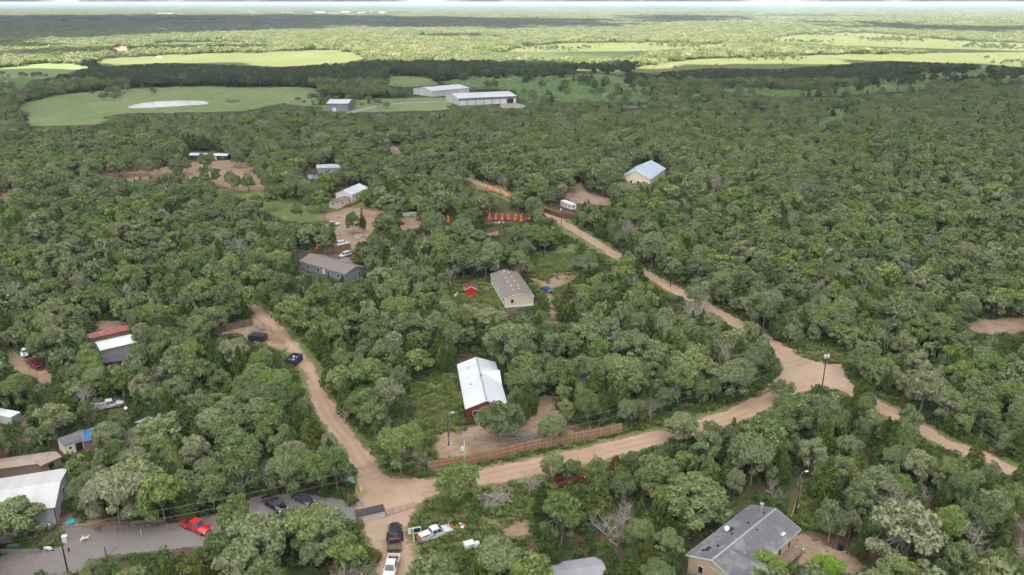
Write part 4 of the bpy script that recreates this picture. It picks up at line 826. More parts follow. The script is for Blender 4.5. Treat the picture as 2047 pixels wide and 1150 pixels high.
# wrecked pickup and scrap
x, y, rz = vpx((838, 1084), (902, 1062)); vehicle('pickup_truck', 'wrecked white and rust red pickup truck in the weeds beside the dirt road', 'pickup truck', x, y, rz, 'pickup', PO, mk='the wrecked pickup', wreck=True)
wk = Vector((x, y, 0)); cu = Vector((math.cos(rz), math.sin(rz), 0)); cn = Vector((-cu.y, cu.x, 0))
def scrap(name, label, cat, p, rz, build): 
    h = empty(name, p, rz, label, cat); build(h); return h
def b_window(h):
    m = MB(); m.box((0, 0, .75), (2.2, .1, 1.2)); m.build('frame', M['white'], h); m = MB(); m.box((.2, -.06, .75), (1.5, .05, .8)); m.build('pane', M['glass'], h)
p = P(829, 1068); scrap('window_frame', 'loose white window unit leaning behind the wrecked pickup', 'window', p, R(15), b_window)
def b_sheet(h): m = MB(); m.box((0, 0, 0), (1.9, 1.1, .06)); m.box((0, .55, .05), (1.9, .05, .1)); m.build('sheet', M['white'], h)
scrap('sheet_metal', 'pale metal sheet lying across the bed of the wrecked pickup', 'metal sheet', Vector((x, y, 1.3)) - cu * 1.9, rz + .08, b_sheet)
def b_post(h): m = MB(); m.tube([(0, 0, 0), (-.1, 0, 2.6)], .07, 8); m.build('post', M['white'], h); m = MB(); m.box((-.1, 0, 2.62), (.2, .2, .06)); m.build('cap', M['white'], h)
scrap('fence_post', 'leaning white post between the trailer and the wrecked pickup', 'post', P(828, 1084), 0, b_post)
def b_fridge(h):
    m = MB(); m.box((0, 0, .5), (1.7, 1.3, 1.0)); m.build('body', M['white'], h, bevel=.05); m = MB(); m.box((0, 0, 1.04), (1.6, 1.2, .07)); m.build('lid', M['white'], h, bevel=.03); m = MB(); m.box((0, -.68, .8), (.5, .06, .06)); m.build('handle', M['steel'], h)
scrap('chest_freezer', 'white chest freezer dumped in the weeds beside a white water heater', 'freezer', P(938, 1095), R(25), b_fridge); mark('the dumped white freezer', P(938, 1095).x, P(938, 1095).y)
def b_heater(h):
    m = MB(); m.tube([(0, 0, 0), (0, 0, 1.7), (0, 0, 1.78)], [.42, .42, .3], 14); m.build('tank', M['white'], h, True); m = MB(); m.tube([(.15, 0, 1.7), (.15, 0, 2.0)], .04, 6); m.tube([(-.15, 0, 1.7), (-.15, 0, 2.0)], .04, 6); m.build('pipe', M['steel'], h)
scrap('water_heater', 'white cylindrical water heater standing by the dumped freezer', 'water heater', P(954, 1101), 0, b_heater)
def junk(name, label, p, n, size, cols, seed, cat='rubbish'):
    g = random.Random(seed); h = empty(name, p, g.uniform(0, 3), label, cat)
    for k, c in enumerate(cols):
        m = MB()
        for _ in range(n): m.box((g.gauss(0, size), g.gauss(0, size), g.uniform(.05, .35)), (g.uniform(.15, .8), g.uniform(.1, .5), g.uniform(.08, .4)), g.uniform(0, 3), top=g.uniform(.6, 1))
        m.build(('scrap', 'boards', 'rags', 'buckets')[k % 4], c, h)
junk('scrap_heap', 'heap of broken white scrap in front of the wrecked pickup', wk + cu * 3.9, 9, .7, [M['white'], M['wood'], M['orange']], 3)
junk('scrap_heap', 'orange and tan scrap pile in the grass below the wrecked pickup', P(862, 1101), 6, .5, [M['orange'], M['wood']], 4)
def brush(name, label, p, n, L, rad, seed, mt=None, hz=.8, cat='brush pile'):
    g = random.Random(seed); m = MB()
    for _ in range(n):
        a = g.uniform(0, 6.28); c = Vector((g.gauss(0, rad * .5), g.gauss(0, rad * .5), g.uniform(.05, hz))); d = Vector((math.cos(a), math.sin(a), g.uniform(-.25, .35))).normalized() * L * g.uniform(.3, .6)
        q = c + d; q.z = max(q.z, .05); w = c - d; w.z = max(w.z, .05); r_ = g.uniform(.02, .06) * L / 2
        m.tube([w, c + Vector((g.uniform(-.2, .2), g.uniform(-.2, .2), g.uniform(0, .2))), q], [r_, r_ * .9, r_ * .4], 4, cap=False)
    o = m.build(name, mt or BARK_DEAD, None, fix=False); o.location = p; tag(o, label, cat); return o
brush('brush_pile', 'round pile of cut branches beside the grey plank fence', P(520, 660), 110, 2.2, 2.4, 5)
brush('brush_pile', 'long heap of bare branches on the verge inside the road bend', P(800, 903), 130, 2.6, 3.4, 6)
brush('brush_pile', 'grey brush heap at the left end of the long plank fence', P(848, 935), 90, 2.0, 1.6, 7)
brush('brush_pile', 'pale dry brush heap behind the long plank fence', P(1045, 880), 150, 2.4, 2.6, 8, hz=1.8)
brush('log_pile', 'pile of reddish cut logs at the bottom edge', P(672, 1146), 60, 2.6, 2.2, 9, bark('fresh_logs', (.24, .12, .07), (.36, .2, .13)), cat='log pile')
brush('brush_pile', 'dark burnt brush heap on the grass above the cream mobile home', P(1096, 538), 50, 1.7, 1.3, 10, bark('burnt', (.06, .04, .035), (.12, .08, .06)))
brush('brush_pile', 'grey fallen branches in the weeds near the road below the fence', P(985, 1003), 90, 3.0, 2.6, 12)
brush('brush_pile', 'dry brush by the two-track lane near the blue car', P(1110, 552), 40, 1.6, 1.3, 14)
# upper vehicles
x, y, rz = vpx((1083, 579), (1103, 587)); vehicle('sedan', 'blue car parked beside the cream mobile home', 'car', x, y, rz, 'sedan', PB, mk='the blue car')
x, y, rz = vpx((703, 509), (677, 518)); vehicle('suv', 'pale silver SUV parked beside the slate grey mobile home', 'car', x, y, rz, 'suv', PS, mk='the silver SUV')
x, y, rz = vpx((196, 820), (245, 810)); vehicle('pickup_truck', 'old white crew cab pickup among trees above the blue tarp', 'pickup truck', x, y, rz, 'pickup', PO, mk='the old white crew cab pickup')
x, y, rz = vpx((78, 736), (60, 723)); vehicle('pickup_truck', 'dark red old truck in the left yard', 'pickup truck', x, y, rz, 'pickup', PM, mk='the dark red truck')
x, y, rz = vpx((52, 705), (50, 713)); vehicle('sedan', 'white car parked under a tree in the left yard', 'car', x, y, rz, 'sedan', PW)
x, y, rz = vpx((1128, 968), (1148, 962)); vehicle('pickup_truck', 'maroon truck almost hidden in trees below the dirt road', 'pickup truck', x, y, rz, 'pickup', PM)
x, y, rz = vpx((604, 497), (622, 494)); vehicle('suv', 'blue grey car between trees behind the plank fence', 'car', x, y, rz, 'suv', paint('slate_paint', (.16, .24, .30)))
x, y, rz = vpx((676, 492), (695, 488)); vehicle('suv', 'white van parked behind the plank fence beyond the slate grey mobile home', 'van', x, y, rz, 'suv', PW)
x, y, rz = vpx((655, 455), (676, 450)); vehicle('pickup_truck', 'white pickup under trees at the left side of the sandy yard', 'pickup truck', x, y, rz, 'pickup', PW)
x, y, rz = vpx((590, 462), (606, 459)); vehicle('sedan', 'white car hidden in trees left of the sandy yard', 'car', x, y, rz, 'sedan', PW)
def rv(label, p, rz, L=8.5, cat='camper', name='camper_trailer', hh=3.1, win=True):
    h = empty(name, p, rz, label, cat); m = MB(); m.box((0, 0, .6 + (hh - .6) / 2), (L, 2.5, hh - .6)); m.build('body', M['white'], h, bevel=.12)
    if win:
        for u in (-L * .3, 0, L * .28):
            for s in (-1, 1): m = MB(); m.box((u, s * 1.27, 1.9), (1.0, .05, .6)); m.build('window', M['glass'], h)
        m = MB(); m.box((-L / 2 - .02, .2, 2.0), (.05, 1.0, .7)); m.build('window', M['glass'], h); m = MB(); m.box((L * .15, -1.28, 1.5), (.7, .06, 1.8)); m.build('door', M['trim'], h)
        m = MB(); m.box((-L * .1, 0, hh + .12), (.9, .7, .24), top=.8); m.build('roof_unit', M['trim'], h)
    else: m = MB(); m.box((-L / 2 - .03, 0, .6 + (hh - .6) / 2), (.06, 2.2, hh - .9)); m.build('door', M['steel'], h)
    for wx in (-.5, .4):
        for s in (-1, 1): wheel(h, wx, s * 1.1, .36)
    m = MB(); m.tube([(L / 2, -.6, .5), (L / 2 + 1.2, 0, .5), (L / 2, .6, .5)], .06, 6); m.build('tow_bar', M['blackmetal'], h); return h
p = P(1136, 418); rv('white camper trailer with a dark end window by the lane', p, R(118), mk if False else 9); mark('the white camper trailer', p.x, p.y)
rv('white enclosed cargo trailer at the left edge', P(16, 847), ang((38, 846), (0, 838)), 5.6, 'trailer', 'cargo_trailer', 2.7, False)
rv('white camper mostly hidden behind oaks near the cream barn', P(1249, 410), R(30), 8)
# dumpsters
def dumpster(label, px, rz, mt, fill):
    p = P(*px); h = empty('dumpster', (p.x, p.y, .03), rz, label, 'dumpster'); m = MB(); L, W_, H_ = 4.2, 2.6, 1.5
    for q in (-1, 1): m.box((0, q * W_ / 2, H_ / 2 + .15), (L, .08, H_)); m.box((q * L / 2, 0, H_ / 2 + .15), (.08, W_ - .1, H_))
    m.box((0, 0, .2), (L - .1, W_ - .1, .1)); m.build('body', mt, h); m = MB()
    for k in range(5):
        for q in (-1, 1): m.box((-L / 2 + .4 + k * .85, q * (W_ / 2 + .08), H_ / 2 + .1), (.1, .08, H_ - .1))
    m.build('rib', mt, h); m = MB()
    for q in (-1, 1): m.box((0, q * W_ / 2, H_ + .2), (L + .1, .16, .1)); m.box((q * L / 2, 0, H_ + .2), (.16, W_, .1))
    m.build('rim', mt, h); mark('the ' + label.split(' ')[0] + (' blue' if 'blue' in label else '') + ' dumpster', p.x, p.y)
    if fill: junk('rubbish', 'pale boards and bags heaped inside the dark blue dumpster', Vector((p.x, p.y, .9)), 7, .55, [M['white'], M['wood']], 21)
    else: m = MB(); m.box((0, 0, H_ + .28), (L - .1, W_ - .1, .05), top=.99); m.build('cover', M['blackmetal'], h)
dumpster('black covered dumpster beside the brush pile', (516, 681), R(-15), paint('dumpster_black', (.015, .016, .018), .5), False)
dumpster('dark blue open dumpster full of rubbish by the side road', (588, 726), R(75), paint('dumpster_blue', (.012, .02, .07), .5), True)
# orange machines: boom loaders parked in a row, and pale green bins
def machine(label, px, rz, grp=None):
    p = P(*px); h = empty('boom_machine', (p.x, p.y, .03), rz, label, 'machine', grp); h.scale = (.88,) * 3; m = MB(); m.box((0, 0, .8), (2.4, 1.6, .8), top=.85); m.build('chassis', M['orange'], h, bevel=.06)
    m = MB(); pts = [(-.9 + math.cos(a) * -1.5 + 1.3, 0, 1.2 + math.sin(a) * 1.9) for a in [k * math.pi / 9 for k in range(10)]]; m.tube(pts, [.28] * 6 + [.24, .2, .18, .16], 6); m.build('boom', M['orange'], h)
    m = MB(); m.box((pts[-1][0], 0, .7), (.7, 1.1, .7), top=.6); m.build('bucket', M['blackmetal'], h)
    for wx in (-.75, .75):
        for s in (-1, 1): wheel(h, wx, s * .85, .45, .3)
mlab = ['foremost left orange machine standing apart near the sandy yard', 'leftmost orange machine in the parked row', 'second orange machine from the left in the parked row', 'third orange machine from the left in the parked row', 'middle orange machine in the parked row', 'third orange machine from the right in the parked row', 'second orange machine from the right in the parked row', 'rightmost orange machine in the parked row']
for i, px_ in enumerate(((896, 446), (979, 441), (992, 440), (1004, 441), (1016, 441), (1031, 442), (1042, 444), (1058, 441))): machine(mlab[i], px_, R(rnd.uniform(60, 120)), 'orange machines parked in a row' if i else None)
mark('the row of orange machines', *P(1015, 441)[:2])
machine('orange loader behind the plank fence beyond the slate grey mobile home', (635, 500), R(100))
for i, px_ in enumerate(((975, 384), (986, 385), (1001, 390), (1019, 396))): machine(('leftmost', 'second from the left', 'second from the right', 'rightmost')[i] + ' of the orange machines along the far lane', px_, R(rnd.uniform(40, 120)), 'orange machines along the far lane')
for i, px_ in enumerate(((808, 433), (815, 432.5), (822, 432), (829, 432))):
    p = P(*px_); h = empty('storage_bin', p, R(8), ('leftmost', 'second from the left', 'second from the right', 'rightmost')[i] + ' of the pale green bins in the sandy yard', 'bin', 'pale green bins in the sandy yard'); m = MB(); m.box((0, 0, .8), (1.5, 1.4, 1.5), top=1.08); m.build('body', plain('pale_green', (.42, .62, .48), .5) if i == 0 else bpy.data.materials['pale_green'], h, bevel=.05); m = MB(); m.box((0, 0, 1.62), (1.7, 1.6, .1), top=.9); m.build('lid', bpy.data.materials['pale_green'], h)
junk('yard_junk', 'blue and white junk under trees in the sandy yard', P(722, 472), 10, 1.3, [M['blackmetal'], PW, PB, M['white']], 31); junk('yard_junk', 'dark machine parts and white drums at the right of the sandy yard', P(843, 436), 8, 1.0, [M['blackmetal'], M['white']], 32)
junk('yard_junk', 'white and dark junk beside the left orange machine', P(897, 455), 7, 1.0, [M['white'], M['blackmetal']], 33); junk('yard_junk', 'pale crates below the orange machine row', P(1000, 446), 8, 1.1, [M['white'], M['steel']], 34)
junk('yard_junk', 'white boards and sheets lying near the small red shed', P(973, 578), 5, .9, [M['white'], M['greywood']], 35); junk('yard_junk', 'rubbish strewn along the right side of the cream mobile home', P(1066, 583), 7, .9, [M['greywood'], M['white'], M['blackmetal']], 36)
junk('yard_junk', 'white litter in front of the cream mobile home', P(982, 618), 4, 1.0, [M['white']], 37); junk('yard_junk', 'orange and blue clutter in trees left of the sandy yard', P(485, 456), 7, 1.0, [M['orange'], PB, M['white']], 38)
junk('yard_junk', 'clutter of boxes and blue barrels in the left yard', P(82, 710), 7, .9, [PB, M['white'], M['wood']], 39); junk('yard_junk', 'dark clutter below the deck of the tan house', P(1598, 1098), 6, .8, [M['greywood'], M['white']], 40)
junk('yard_junk', 'green and teal toys on the ground by the cream garden shed', P(160, 915), 5, .6, [PT, plain('lime', (.3, .5, .05))], 41)
def b_tank(h):
    m = MB(); m.tube([(-1.6, 0, .55), (-1.4, 0, .55), (1.4, 0, .55), (1.6, 0, .55)], [.25, .5, .5, .25], 14); m.build('tank', M['steel'], h, True); m = MB()
    for q in (-.9, .9): m.box((q, 0, .12), (.15, .8, .24))
    m.build('saddle', M['concrete'], h)
scrap('propane_tank', 'silver horizontal tank on the grass left of the small red shed', 'tank', P(912, 593), ang((906, 598), (918, 584)), b_tank)
def b_vtank(h): m = MB(); m.tube([(0, 0, 0), (0, 0, 1.5), (0, 0, 1.7)], [.42, .42, .2], 14); m.build('tank', M['steel'], h, True); m = MB(); m.tube([(0, 0, 1.65), (0, 0, 1.85)], .08, 8); m.build('valve', M['blackmetal'], h)
scrap('gas_cylinder', 'grey standing tank in front of the white workshop', 'tank', P(101, 1062), 0, b_vtank)
def b_box(h): m = MB(); m.box((0, 0, .6), (.8, .7, 1.2), top=.9); m.build('body', M['white'], h, bevel=.06); m = MB(); m.box((0, 0, 1.22), (.84, .74, .08)); m.build('lid', M['white'], h)
scrap('utility_box', 'white plastic box at the foot of the pole by the animals', 'box', P(131, 1084), .2, b_box)
def b_bin(h):
    m = MB(); m.box((0, 0, .55), (.55, .6, 1.0), top=1.15); m.build('body', M['blackmetal'], h); m = MB(); m.box((0, 0, 1.1), (.68, .74, .08)); m.build('lid', M['blackmetal'], h)
scrap('wheeled_bin', 'black wheeled bin beside the dirt drive at the lower right', 'bin', P(1680, 1100), .3, b_bin)
scrap('wheeled_bin', 'dark bin behind the left corner of the red walled house', 'bin', P(921, 832), .3, b_bin)
def b_table(h):
    t_ = PT; m = MB(); m.box((0, 0, .75), (1.8, .75, .06)); m.build('table_top', t_, h)
    for s in (-1, 1): m = MB(); m.box((0, s * .7, .45), (1.8, .28, .05)); m.build('bench', t_, h)
    for s in (-.7, .7): m = MB(); m.tube([(s, -.75, 0), (s, 0, .75), (s, .75, 0)], .05, 5); m.build('leg', t_, h)
scrap('picnic_table', 'teal picnic table on the grass at the lower left', 'picnic table', P(28, 1098), .1, b_table)
def b_pool(h): m = MB(); m.loft([[(math.cos(k * .4488) * r_, math.sin(k * .4488) * r_, z_) for k in range(14)] for r_, z_ in ((.7, 0), (.8, .3), (.72, .3), (.65, .08))]); m.build('basin', plain('aqua', (.05, .35, .38), .4), h); m = MB(); m.tube([(math.cos(k * .4488) * .78, math.sin(k * .4488) * .78, .31) for k in range(15)], .05, 6); m.build('rim', bpy.data.materials['aqua'], h)
scrap('wading_pool', 'small aqua basin on the grass right of the white workshop', 'basin', P(142, 1045), 0, b_pool)
# guard wall with its slanting dark awning by the gate
p = P(744, 1040); a_ = ang((722, 1042), (770, 1031)); h = empty('plank_shelter', p, a_, 'low white plank wall under a slanting black awning at the gate', 'shelter')
m = MB(); m.box((.3, 0, .65), (4.0, .14, 1.2)); m.build('wall', wood_planks('white_planks', ((.46, .44, .4), (.6, .58, .54), (.68, .66, .62)), 2, .2), h)
m = MB(); m.prism([(-2.7, -.2, 1.35), (2.3, -.2, 1.35), (2.3, 1.0, 2.0), (-2.7, 1.0, 2.0)], (0, 0, .09)); m.build('awning', M['blackmetal'], h)
for q in (-2.5, 2.2): m = MB(); m.tube([(q, .9, 0), (q, .9, 1.95)], .05, 6); m.build('post', M['blackmetal'], h)
mark('the white plank shelter at the gate', p.x, p.y)
# ------------------------------------------------------------------ fences and gates
def plank_fence(name, label, pts, H_, mat, post=2.4, railm=None, both=True, var=.06, seed=1, cat='fence'):
    g = random.Random(seed); h = empty(name, (pts[0][0], pts[0][1], 0), 0, label, cat); o = Vector((pts[0][0], pts[0][1], 0)); pb, rb, po = MB(), MB(), []
    for i in range(len(pts) - 1):
        a, b = Vector((*pts[i][:2], 0)) - o, Vector((*pts[i + 1][:2], 0)) - o; L = (b - a).length; d = (b - a) / L; rz = math.atan2(d.y, d.x); n = Vector((-d.y, d.x, 0)); k = 0.0
        while k < L - .05: c = a + d * (k + .075); hh = H_ + g.uniform(-var, var); pb.box((c.x, c.y, hh / 2 + .03), (.135, .025, hh), rz + g.uniform(-.03, .03)); k += .152
        for z in (.35, H_ * .55, H_ - .25): c = a + d * L / 2 - n * .045; rb.box((c.x, c.y, z), (L, .05, .11), rz)
        k = 0.0
        while k <= L: c = a + d * k - n * .11; po.append((c, rz)); k += post
    pb.build('planks', mat, h); rb.build('rail', railm or mat, h)
    for c, rz in po[:99]: m = MB(); m.box((c.x, c.y, H_ / 2 + .08), (.1, .1, H_ + .16), rz); m.build('post', railm or mat, h)
    return h
cedarp = wood_planks('cedar_planks', ((.27, .14, .085), (.35, .205, .135), (.42, .27, .19)), 0, .152); greyp = wood_planks('grey_planks', ((.15, .115, .10), (.25, .2, .175), (.27, .12, .08)), 0, .5); railp = plain('pale_rail', (.39, .265, .185), .85, .15)
plank_fence('plank_fence', 'long reddish plank fence with pale rails along the dirt road', W2([(857, 945), (940, 930), (1000, 917), (1055, 903), (1100, 894), (1180, 880), (1243, 866)]), 2.4, cedarp, railm=railp, seed=2)
for q in ((900, 935), (1050, 904), (1150, 886)): mark('the long plank fence', *P(*q)[:2])
plank_fence('plank_fence', 'short weathered grey and red plank fence near the brush pile', W2([(430, 668), (507, 650)]), 2.0, greyp, seed=3); mark('the short weathered fence', *P(470, 660)[:2])
plank_fence('plank_fence', 'brown plank fence behind the slate grey mobile home', W2([(586, 520), (640, 508), (702, 500)]), 2.2, wood_planks('brown_planks', ((.17, .1, .065), (.23, .15, .1), (.27, .19, .13)), 0, .3), seed=4)
plank_fence('plank_fence', 'rust red plank fence beside the white camper trailer', W2([(1088, 425), (1120, 436), (1148, 440)]), 2.0, wood_planks('red_planks', ((.16, .05, .03), (.22, .08, .05), (.28, .12, .08)), 0, .4), seed=5)
plank_fence('plank_fence', 'brown plank fence below the row of orange machines', W2([(975, 466), (1004, 461)]), 1.9, bpy.data.materials['brown_planks'], seed=6)
plank_fence('rail_fence', 'low grey board fence along the gravel at the lower left edge', W2([(-10, 1106), (40, 1108), (80, 1106)]), .9, M['greywood'], seed=8)
def gate(label, p, q, H_=1.3, bars=5, mt=None, uprights=2, z=.15):
    a, b = P(*p), P(*q); L = (b - a).length; h = empty('metal_gate', a, math.atan2(b.y - a.y, b.x - a.x), label, 'gate'); mt = mt or M['steel']
    m = MB()
    for k in range(bars): zz = z + (H_ - z) * k / (bars - 1); m.tube([(0, 0, zz), (L, 0, zz)], .03, 5)
    m.build('bars', mt, h); m = MB()
    for k in range(uprights + 2): xx = L * k / (uprights + 1); m.tube([(xx, 0, z), (xx, 0, H_)], .035, 5)
    m.build('uprights', mt, h); m = MB(); m.tube([(-.12, 0, 0), (-.12, 0, H_ + .5)], .07, 6); m.build('post', M['pole'], h)
    return h
gate('galvanised farm gate standing open beside the person in yellow', (711, 983), (724, 1014), 1.35, 6)
gate('dark pipe gate across the drive right of the plank shelter', (771, 1033), (829, 1016), 1.35, 5, plain('rust_pipe', (.16, .11, .09), .7), 3)
gate('galvanised gate standing open on the gravel at the lower left', (213, 1110), (236, 1092), 1.3, 6)
def post_fence(name, label, pts, H_=1.2, n=8, cat='fence'):
    a, b = P(*pts[0]), P(*pts[-1]); h = empty(name, a, math.atan2(b.y - a.y, b.x - a.x), label, cat); L = (b - a).length
    for k in range(n): m = MB(); m.tube([(L * k / (n - 1), 0, 0), (L * k / (n - 1), 0, H_)], .05, 5); m.build('post', M['pole'], h)
    m = MB()
    for z in (.35, .7, 1.05): m.tube([(0, 0, z), (L, 0, z)], .012, 4)
    m.build('wire', M['steel'], h)
post_fence('wire_fence', 'thin wire fence on wooden posts along the gravel left of the red pickup', [(236, 1064), (330, 1050)])
p = P(284, 1078); h = empty('sign_post', p, 0, 'thin white stake standing alone on the gravel', 'stake'); m = MB(); m.tube([(0, 0, 0), (0, 0, 1.9)], .05, 6); m.build('stake', M['white'], h)
m = MB(); m.tube([(0, 0, 1.9), (0, 0, 1.96)], [.07, .03], 6); m.build('cap', M['white'], h)
def b_rail(h):
    m = MB(); c = [P(1512, 793) - P(1512, 793), P(1538, 783) - P(1512, 793), P(1556, 768) - P(1512, 793), P(1562, 752) - P(1512, 793)]
    m.tube([q + Vector((0, 0, .6)) for q in c], .09, 6); m.build('rail', M['greywood'], h)
    for q in c: m = MB(); m.tube([q, q + Vector((0, 0, .65))], .07, 6); m.build('post', M['greywood'], h)
scrap('log_rail', 'curved pale log rail on the inside corner of the road junction', 'rail', P(1512, 793), 0, b_rail)
# ------------------------------------------------------------------ poles, lamps and wires
def pole(label, base, H_, mt, arm=0, trans=0, lamp=None, meter=False, r=.14, name='utility_pole', cat='utility pole', rz=0.3):
    p = P(*base); h = empty(name, p, rz, label, cat); m = MB(); m.tube([(0, 0, -.2), (0, 0, H_ * .5), (0, 0, H_)], [r, r * .88, r * .7], 9); m.build('shaft', mt, h, True)
    if arm:
        m = MB(); m.box((0, .15, H_ - .5), (arm, .1, .12)); ca_ = m.build('crossarm', M['pole'], h)
        for k in (-1, 0, 1): m = MB(); m.tube([(k * arm * .44, .15, H_ - .44), (k * arm * .44, .15, H_ - .3), (k * arm * .44, .15, H_ - .2)], [.05, .07, .03], 7); m.build('insulator', M['white'], ca_)
    for k in range(trans):
        m = MB(); s = -.4 if k == 0 else .4; m.tube([(s, -.1, H_ - 2.0), (s, -.1, H_ - 1.95), (s, -.1, H_ - 1.15), (s, -.1, H_ - 1.05)], [.22, .27, .27, .15], 12); tt = m.build('transformer', M['white'], h, True)
        m = MB(); m.tube([(s, -.1, H_ - 1.05), (s, -.1, H_ - .75)], .05, 6); m.build('bushing', M['greywood'], tt)
    if lamp:
        m = MB(); m.tube([(0, 0, H_ - .2), (lamp * .5, 0, H_ + .25), (lamp, 0, H_ + .2)], .035, 6); la = m.build('lamp_arm', M['steel'], h)
        m = MB(); m.box((lamp + .15, 0, H_ + .17), (.65, .3, .16), top=.7); m.build('lamp_head', M['white'], la)
    if meter: m = MB(); m.box((.12, -.2, 1.5), (.35, .2, .6)); m.tube([(.1, -.17, 1.8), (.1, -.17, H_ * .7)], .04, 6); m.build('meter_box', M['steel'], h)
    return p + Vector((0, 0, H_)), h
T = {}
T['left'], _ = pole('dark wooden pole at the lower left with no crossarm', (137, 1149), 9.0, M['pole'])
T['mid'], _ = pole('pale metal pole with transformer in front of the left end of the long fence', (930, 972), 9.6, M['steel'], 0, 1, r=.13)
T['lamp1'], _ = pole('black pole with lamp on the grass left of the red walled house', (897, 891), 7.3, M['blackmetal'], 0, 0, .8, True, .12, 'lamp_pole', 'lamp pole')
T['junc'], _ = pole('wooden pole with crossarm and transformers at the road junction', (1643, 777), 9.8, M['pole'], 2.2, 2)
T['right'], _ = pole('wooden pole with crossarm among trees right of the junction', (1800, 830), 9.6, M['pole'], 2.2, 0)
T['br'], _ = pole('dark pole with lamp and yellow guy guard behind the tan house', (1591, 1026), 8.2, M['pole'], 0, 0, .9, True, .14, 'lamp_pole', 'lamp pole')
T['far'], _ = pole('wooden pole with white transformer beside the dirt lane near the camper', (1122, 460), 9.8, M['pole'], 0, 1)
T['lane'], _ = pole('bare thin pole at the edge of the long dirt lane', (1340, 574), 9.5, M['pole'], 0, 0)
T['lamp2'], _ = pole('pole with small lamp beside the white lean-to roof', (1101, 497), 7.6, M['greywood'], 0, 0, .5, True, .12, 'lamp_pole', 'lamp pole')
T['far2'], _ = pole('thin pole by the far bend of the lane before the orange machines', (988, 364), 9.0, M['greywood'], 0, 0, .6)
T['far3'], _ = pole('thin pale pole far up the lane', (863, 308), 9.5, M['greywood'], 0, 0)
T['stub'], _ = pole('short weathered post leaning by the reddish dead bush', (1186, 938), 4.2, M['greywood'], r=.1, name='timber_post', cat='post')
p = P(1581, 1036); h = empty('guy_guard', p, 0, 'slender yellow tube guard beside the lamp pole of the tan house', 'guy guard'); m = MB(); m.tube([(0, 0, 0), (.5, .3, 2.6)], .06, 6); m.build('guard', plain('yellow_tube', (.6, .36, .05)), h); m = MB(); m.tube([(.5, .3, 2.6), (1.0, .6, 5.0)], .015, 4); m.build('wire', M['steel'], h)
def globe(label, base, H_):
    p = P(*base); h = empty('globe_lamp', p, 0, label, 'lamp'); m = MB(); m.tube([(0, 0, 0), (0, 0, H_)], .05, 6); m.build('post', M['steel'], h)
    m = MB(); m.loft([[(math.cos(k * .6283) * .36 * math.sin(a), math.sin(k * .6283) * .36 * math.sin(a), H_ + .3 - .36 * math.cos(a)) for k in range(10)] for a in (.05, .5, 1.0, 1.57, 2.1, 2.6, 3.09)]); m.build('globe', M['lamp'], h, True)
globe('round white lamp on a thin post near the blue tarp', (259, 858), 4.6); globe('round white lamp on a post behind the cream mobile home', (1018, 537), 3.6)
def wire(label, a, b, sag, off=(0, 0, 0), r=.038):
    a = a + Vector(off); b = b + Vector(off); m = MB(); m.tube([a.lerp(b, k / 16) - Vector((0, 0, 4 * sag * k / 16 * (1 - k / 16))) for k in range(17)], r, 4); o = m.build('power_line', M['cable'], None); tag(o, label, 'power line')
WN = M['steel']
wire('upper wire from the lower left pole to the pale metal pole', T['left'], T['mid'], 1.2, (0, 0, -.15)); wire('lower wire from the lower left pole to the pale metal pole', T['left'], T['mid'], 1.5, (0, 0, -1.5))
wire('upper wire between the pale metal pole and the junction pole', T['mid'], T['junc'], 1.3, (0, 0, -.2)); wire('lower wire between the pale metal pole and the junction pole', T['mid'], T['junc'], 1.6, (0, 0, -1.5))
for k, nm in ((-.9, 'left'), (.9, 'right')): wire(nm + ' wire between the junction pole and the pole in the trees', T['junc'], T['right'], .5, (k * .9, k * .3, -.25)); wire(nm + ' wire leaving the pole in the trees to the right edge', T['right'], P(2180, 990, 9), .8, (k * .9, k * .3, -.25)); 
wire('wire between the junction pole and the bare lane pole', T['junc'], T['lane'], 1.2, (0, 0, -.1)); wire('wire between the bare lane pole and the transformer pole', T['lane'], T['far'], 1.2, (0, 0, -.1))
wire('service wire from the pale metal pole to the black lamp pole', T['mid'], T['lamp1'], .3, (0, 0, -.3)); wire('first wire leaving the lower left pole to the left edge', T['left'], P(-60, 1190, 7.5), .5, (0, 0, -.15)); wire('second wire leaving the lower left pole to the left edge', T['left'], P(-60, 1215, 6.5), .5, (0, 0, -1.2))

# ------------------------------------------------------------------ the person and the animals
def skin(name, joints, bones, mat, parent=None, root=0, sub=2):
    me = bpy.data.meshes.new(name); me.from_pydata([j[:3] for j in joints], bones, []); me.materials.append(mat); o = bpy.data.objects.new(name, me); COL.objects.link(o)
    if parent: o.parent = parent
    md = o.modifiers.new('skin', 'SKIN'); md.use_smooth_shade = True
    if not me.skin_vertices: me.skin_vertices.new()
    for i, j in enumerate(joints): rr = j[3] if hasattr(j[3], '__len__') else (j[3], j[3]); me.skin_vertices[0].data[i].radius = rr; me.skin_vertices[0].data[i].use_root = (i == root)
    s = o.modifiers.new('sub', 'SUBSURF'); s.levels = sub; s.render_levels = sub; return o
p = P(723, 990); h = empty('person', (p.x, p.y, .04), R(200), 'person in bright yellow high visibility clothing walking at the open farm gate', 'person')
J = [(0, 0, .95, .15), (.02, 0, 1.15, .145), (.03, 0, 1.38, .15), (.05, 0, 1.52, .06), (.07, 0, 1.60, .085), (.08, 0, 1.70, .10), (.07, 0, 1.77, .06)]; B = [(i, i + 1) for i in range(6)]
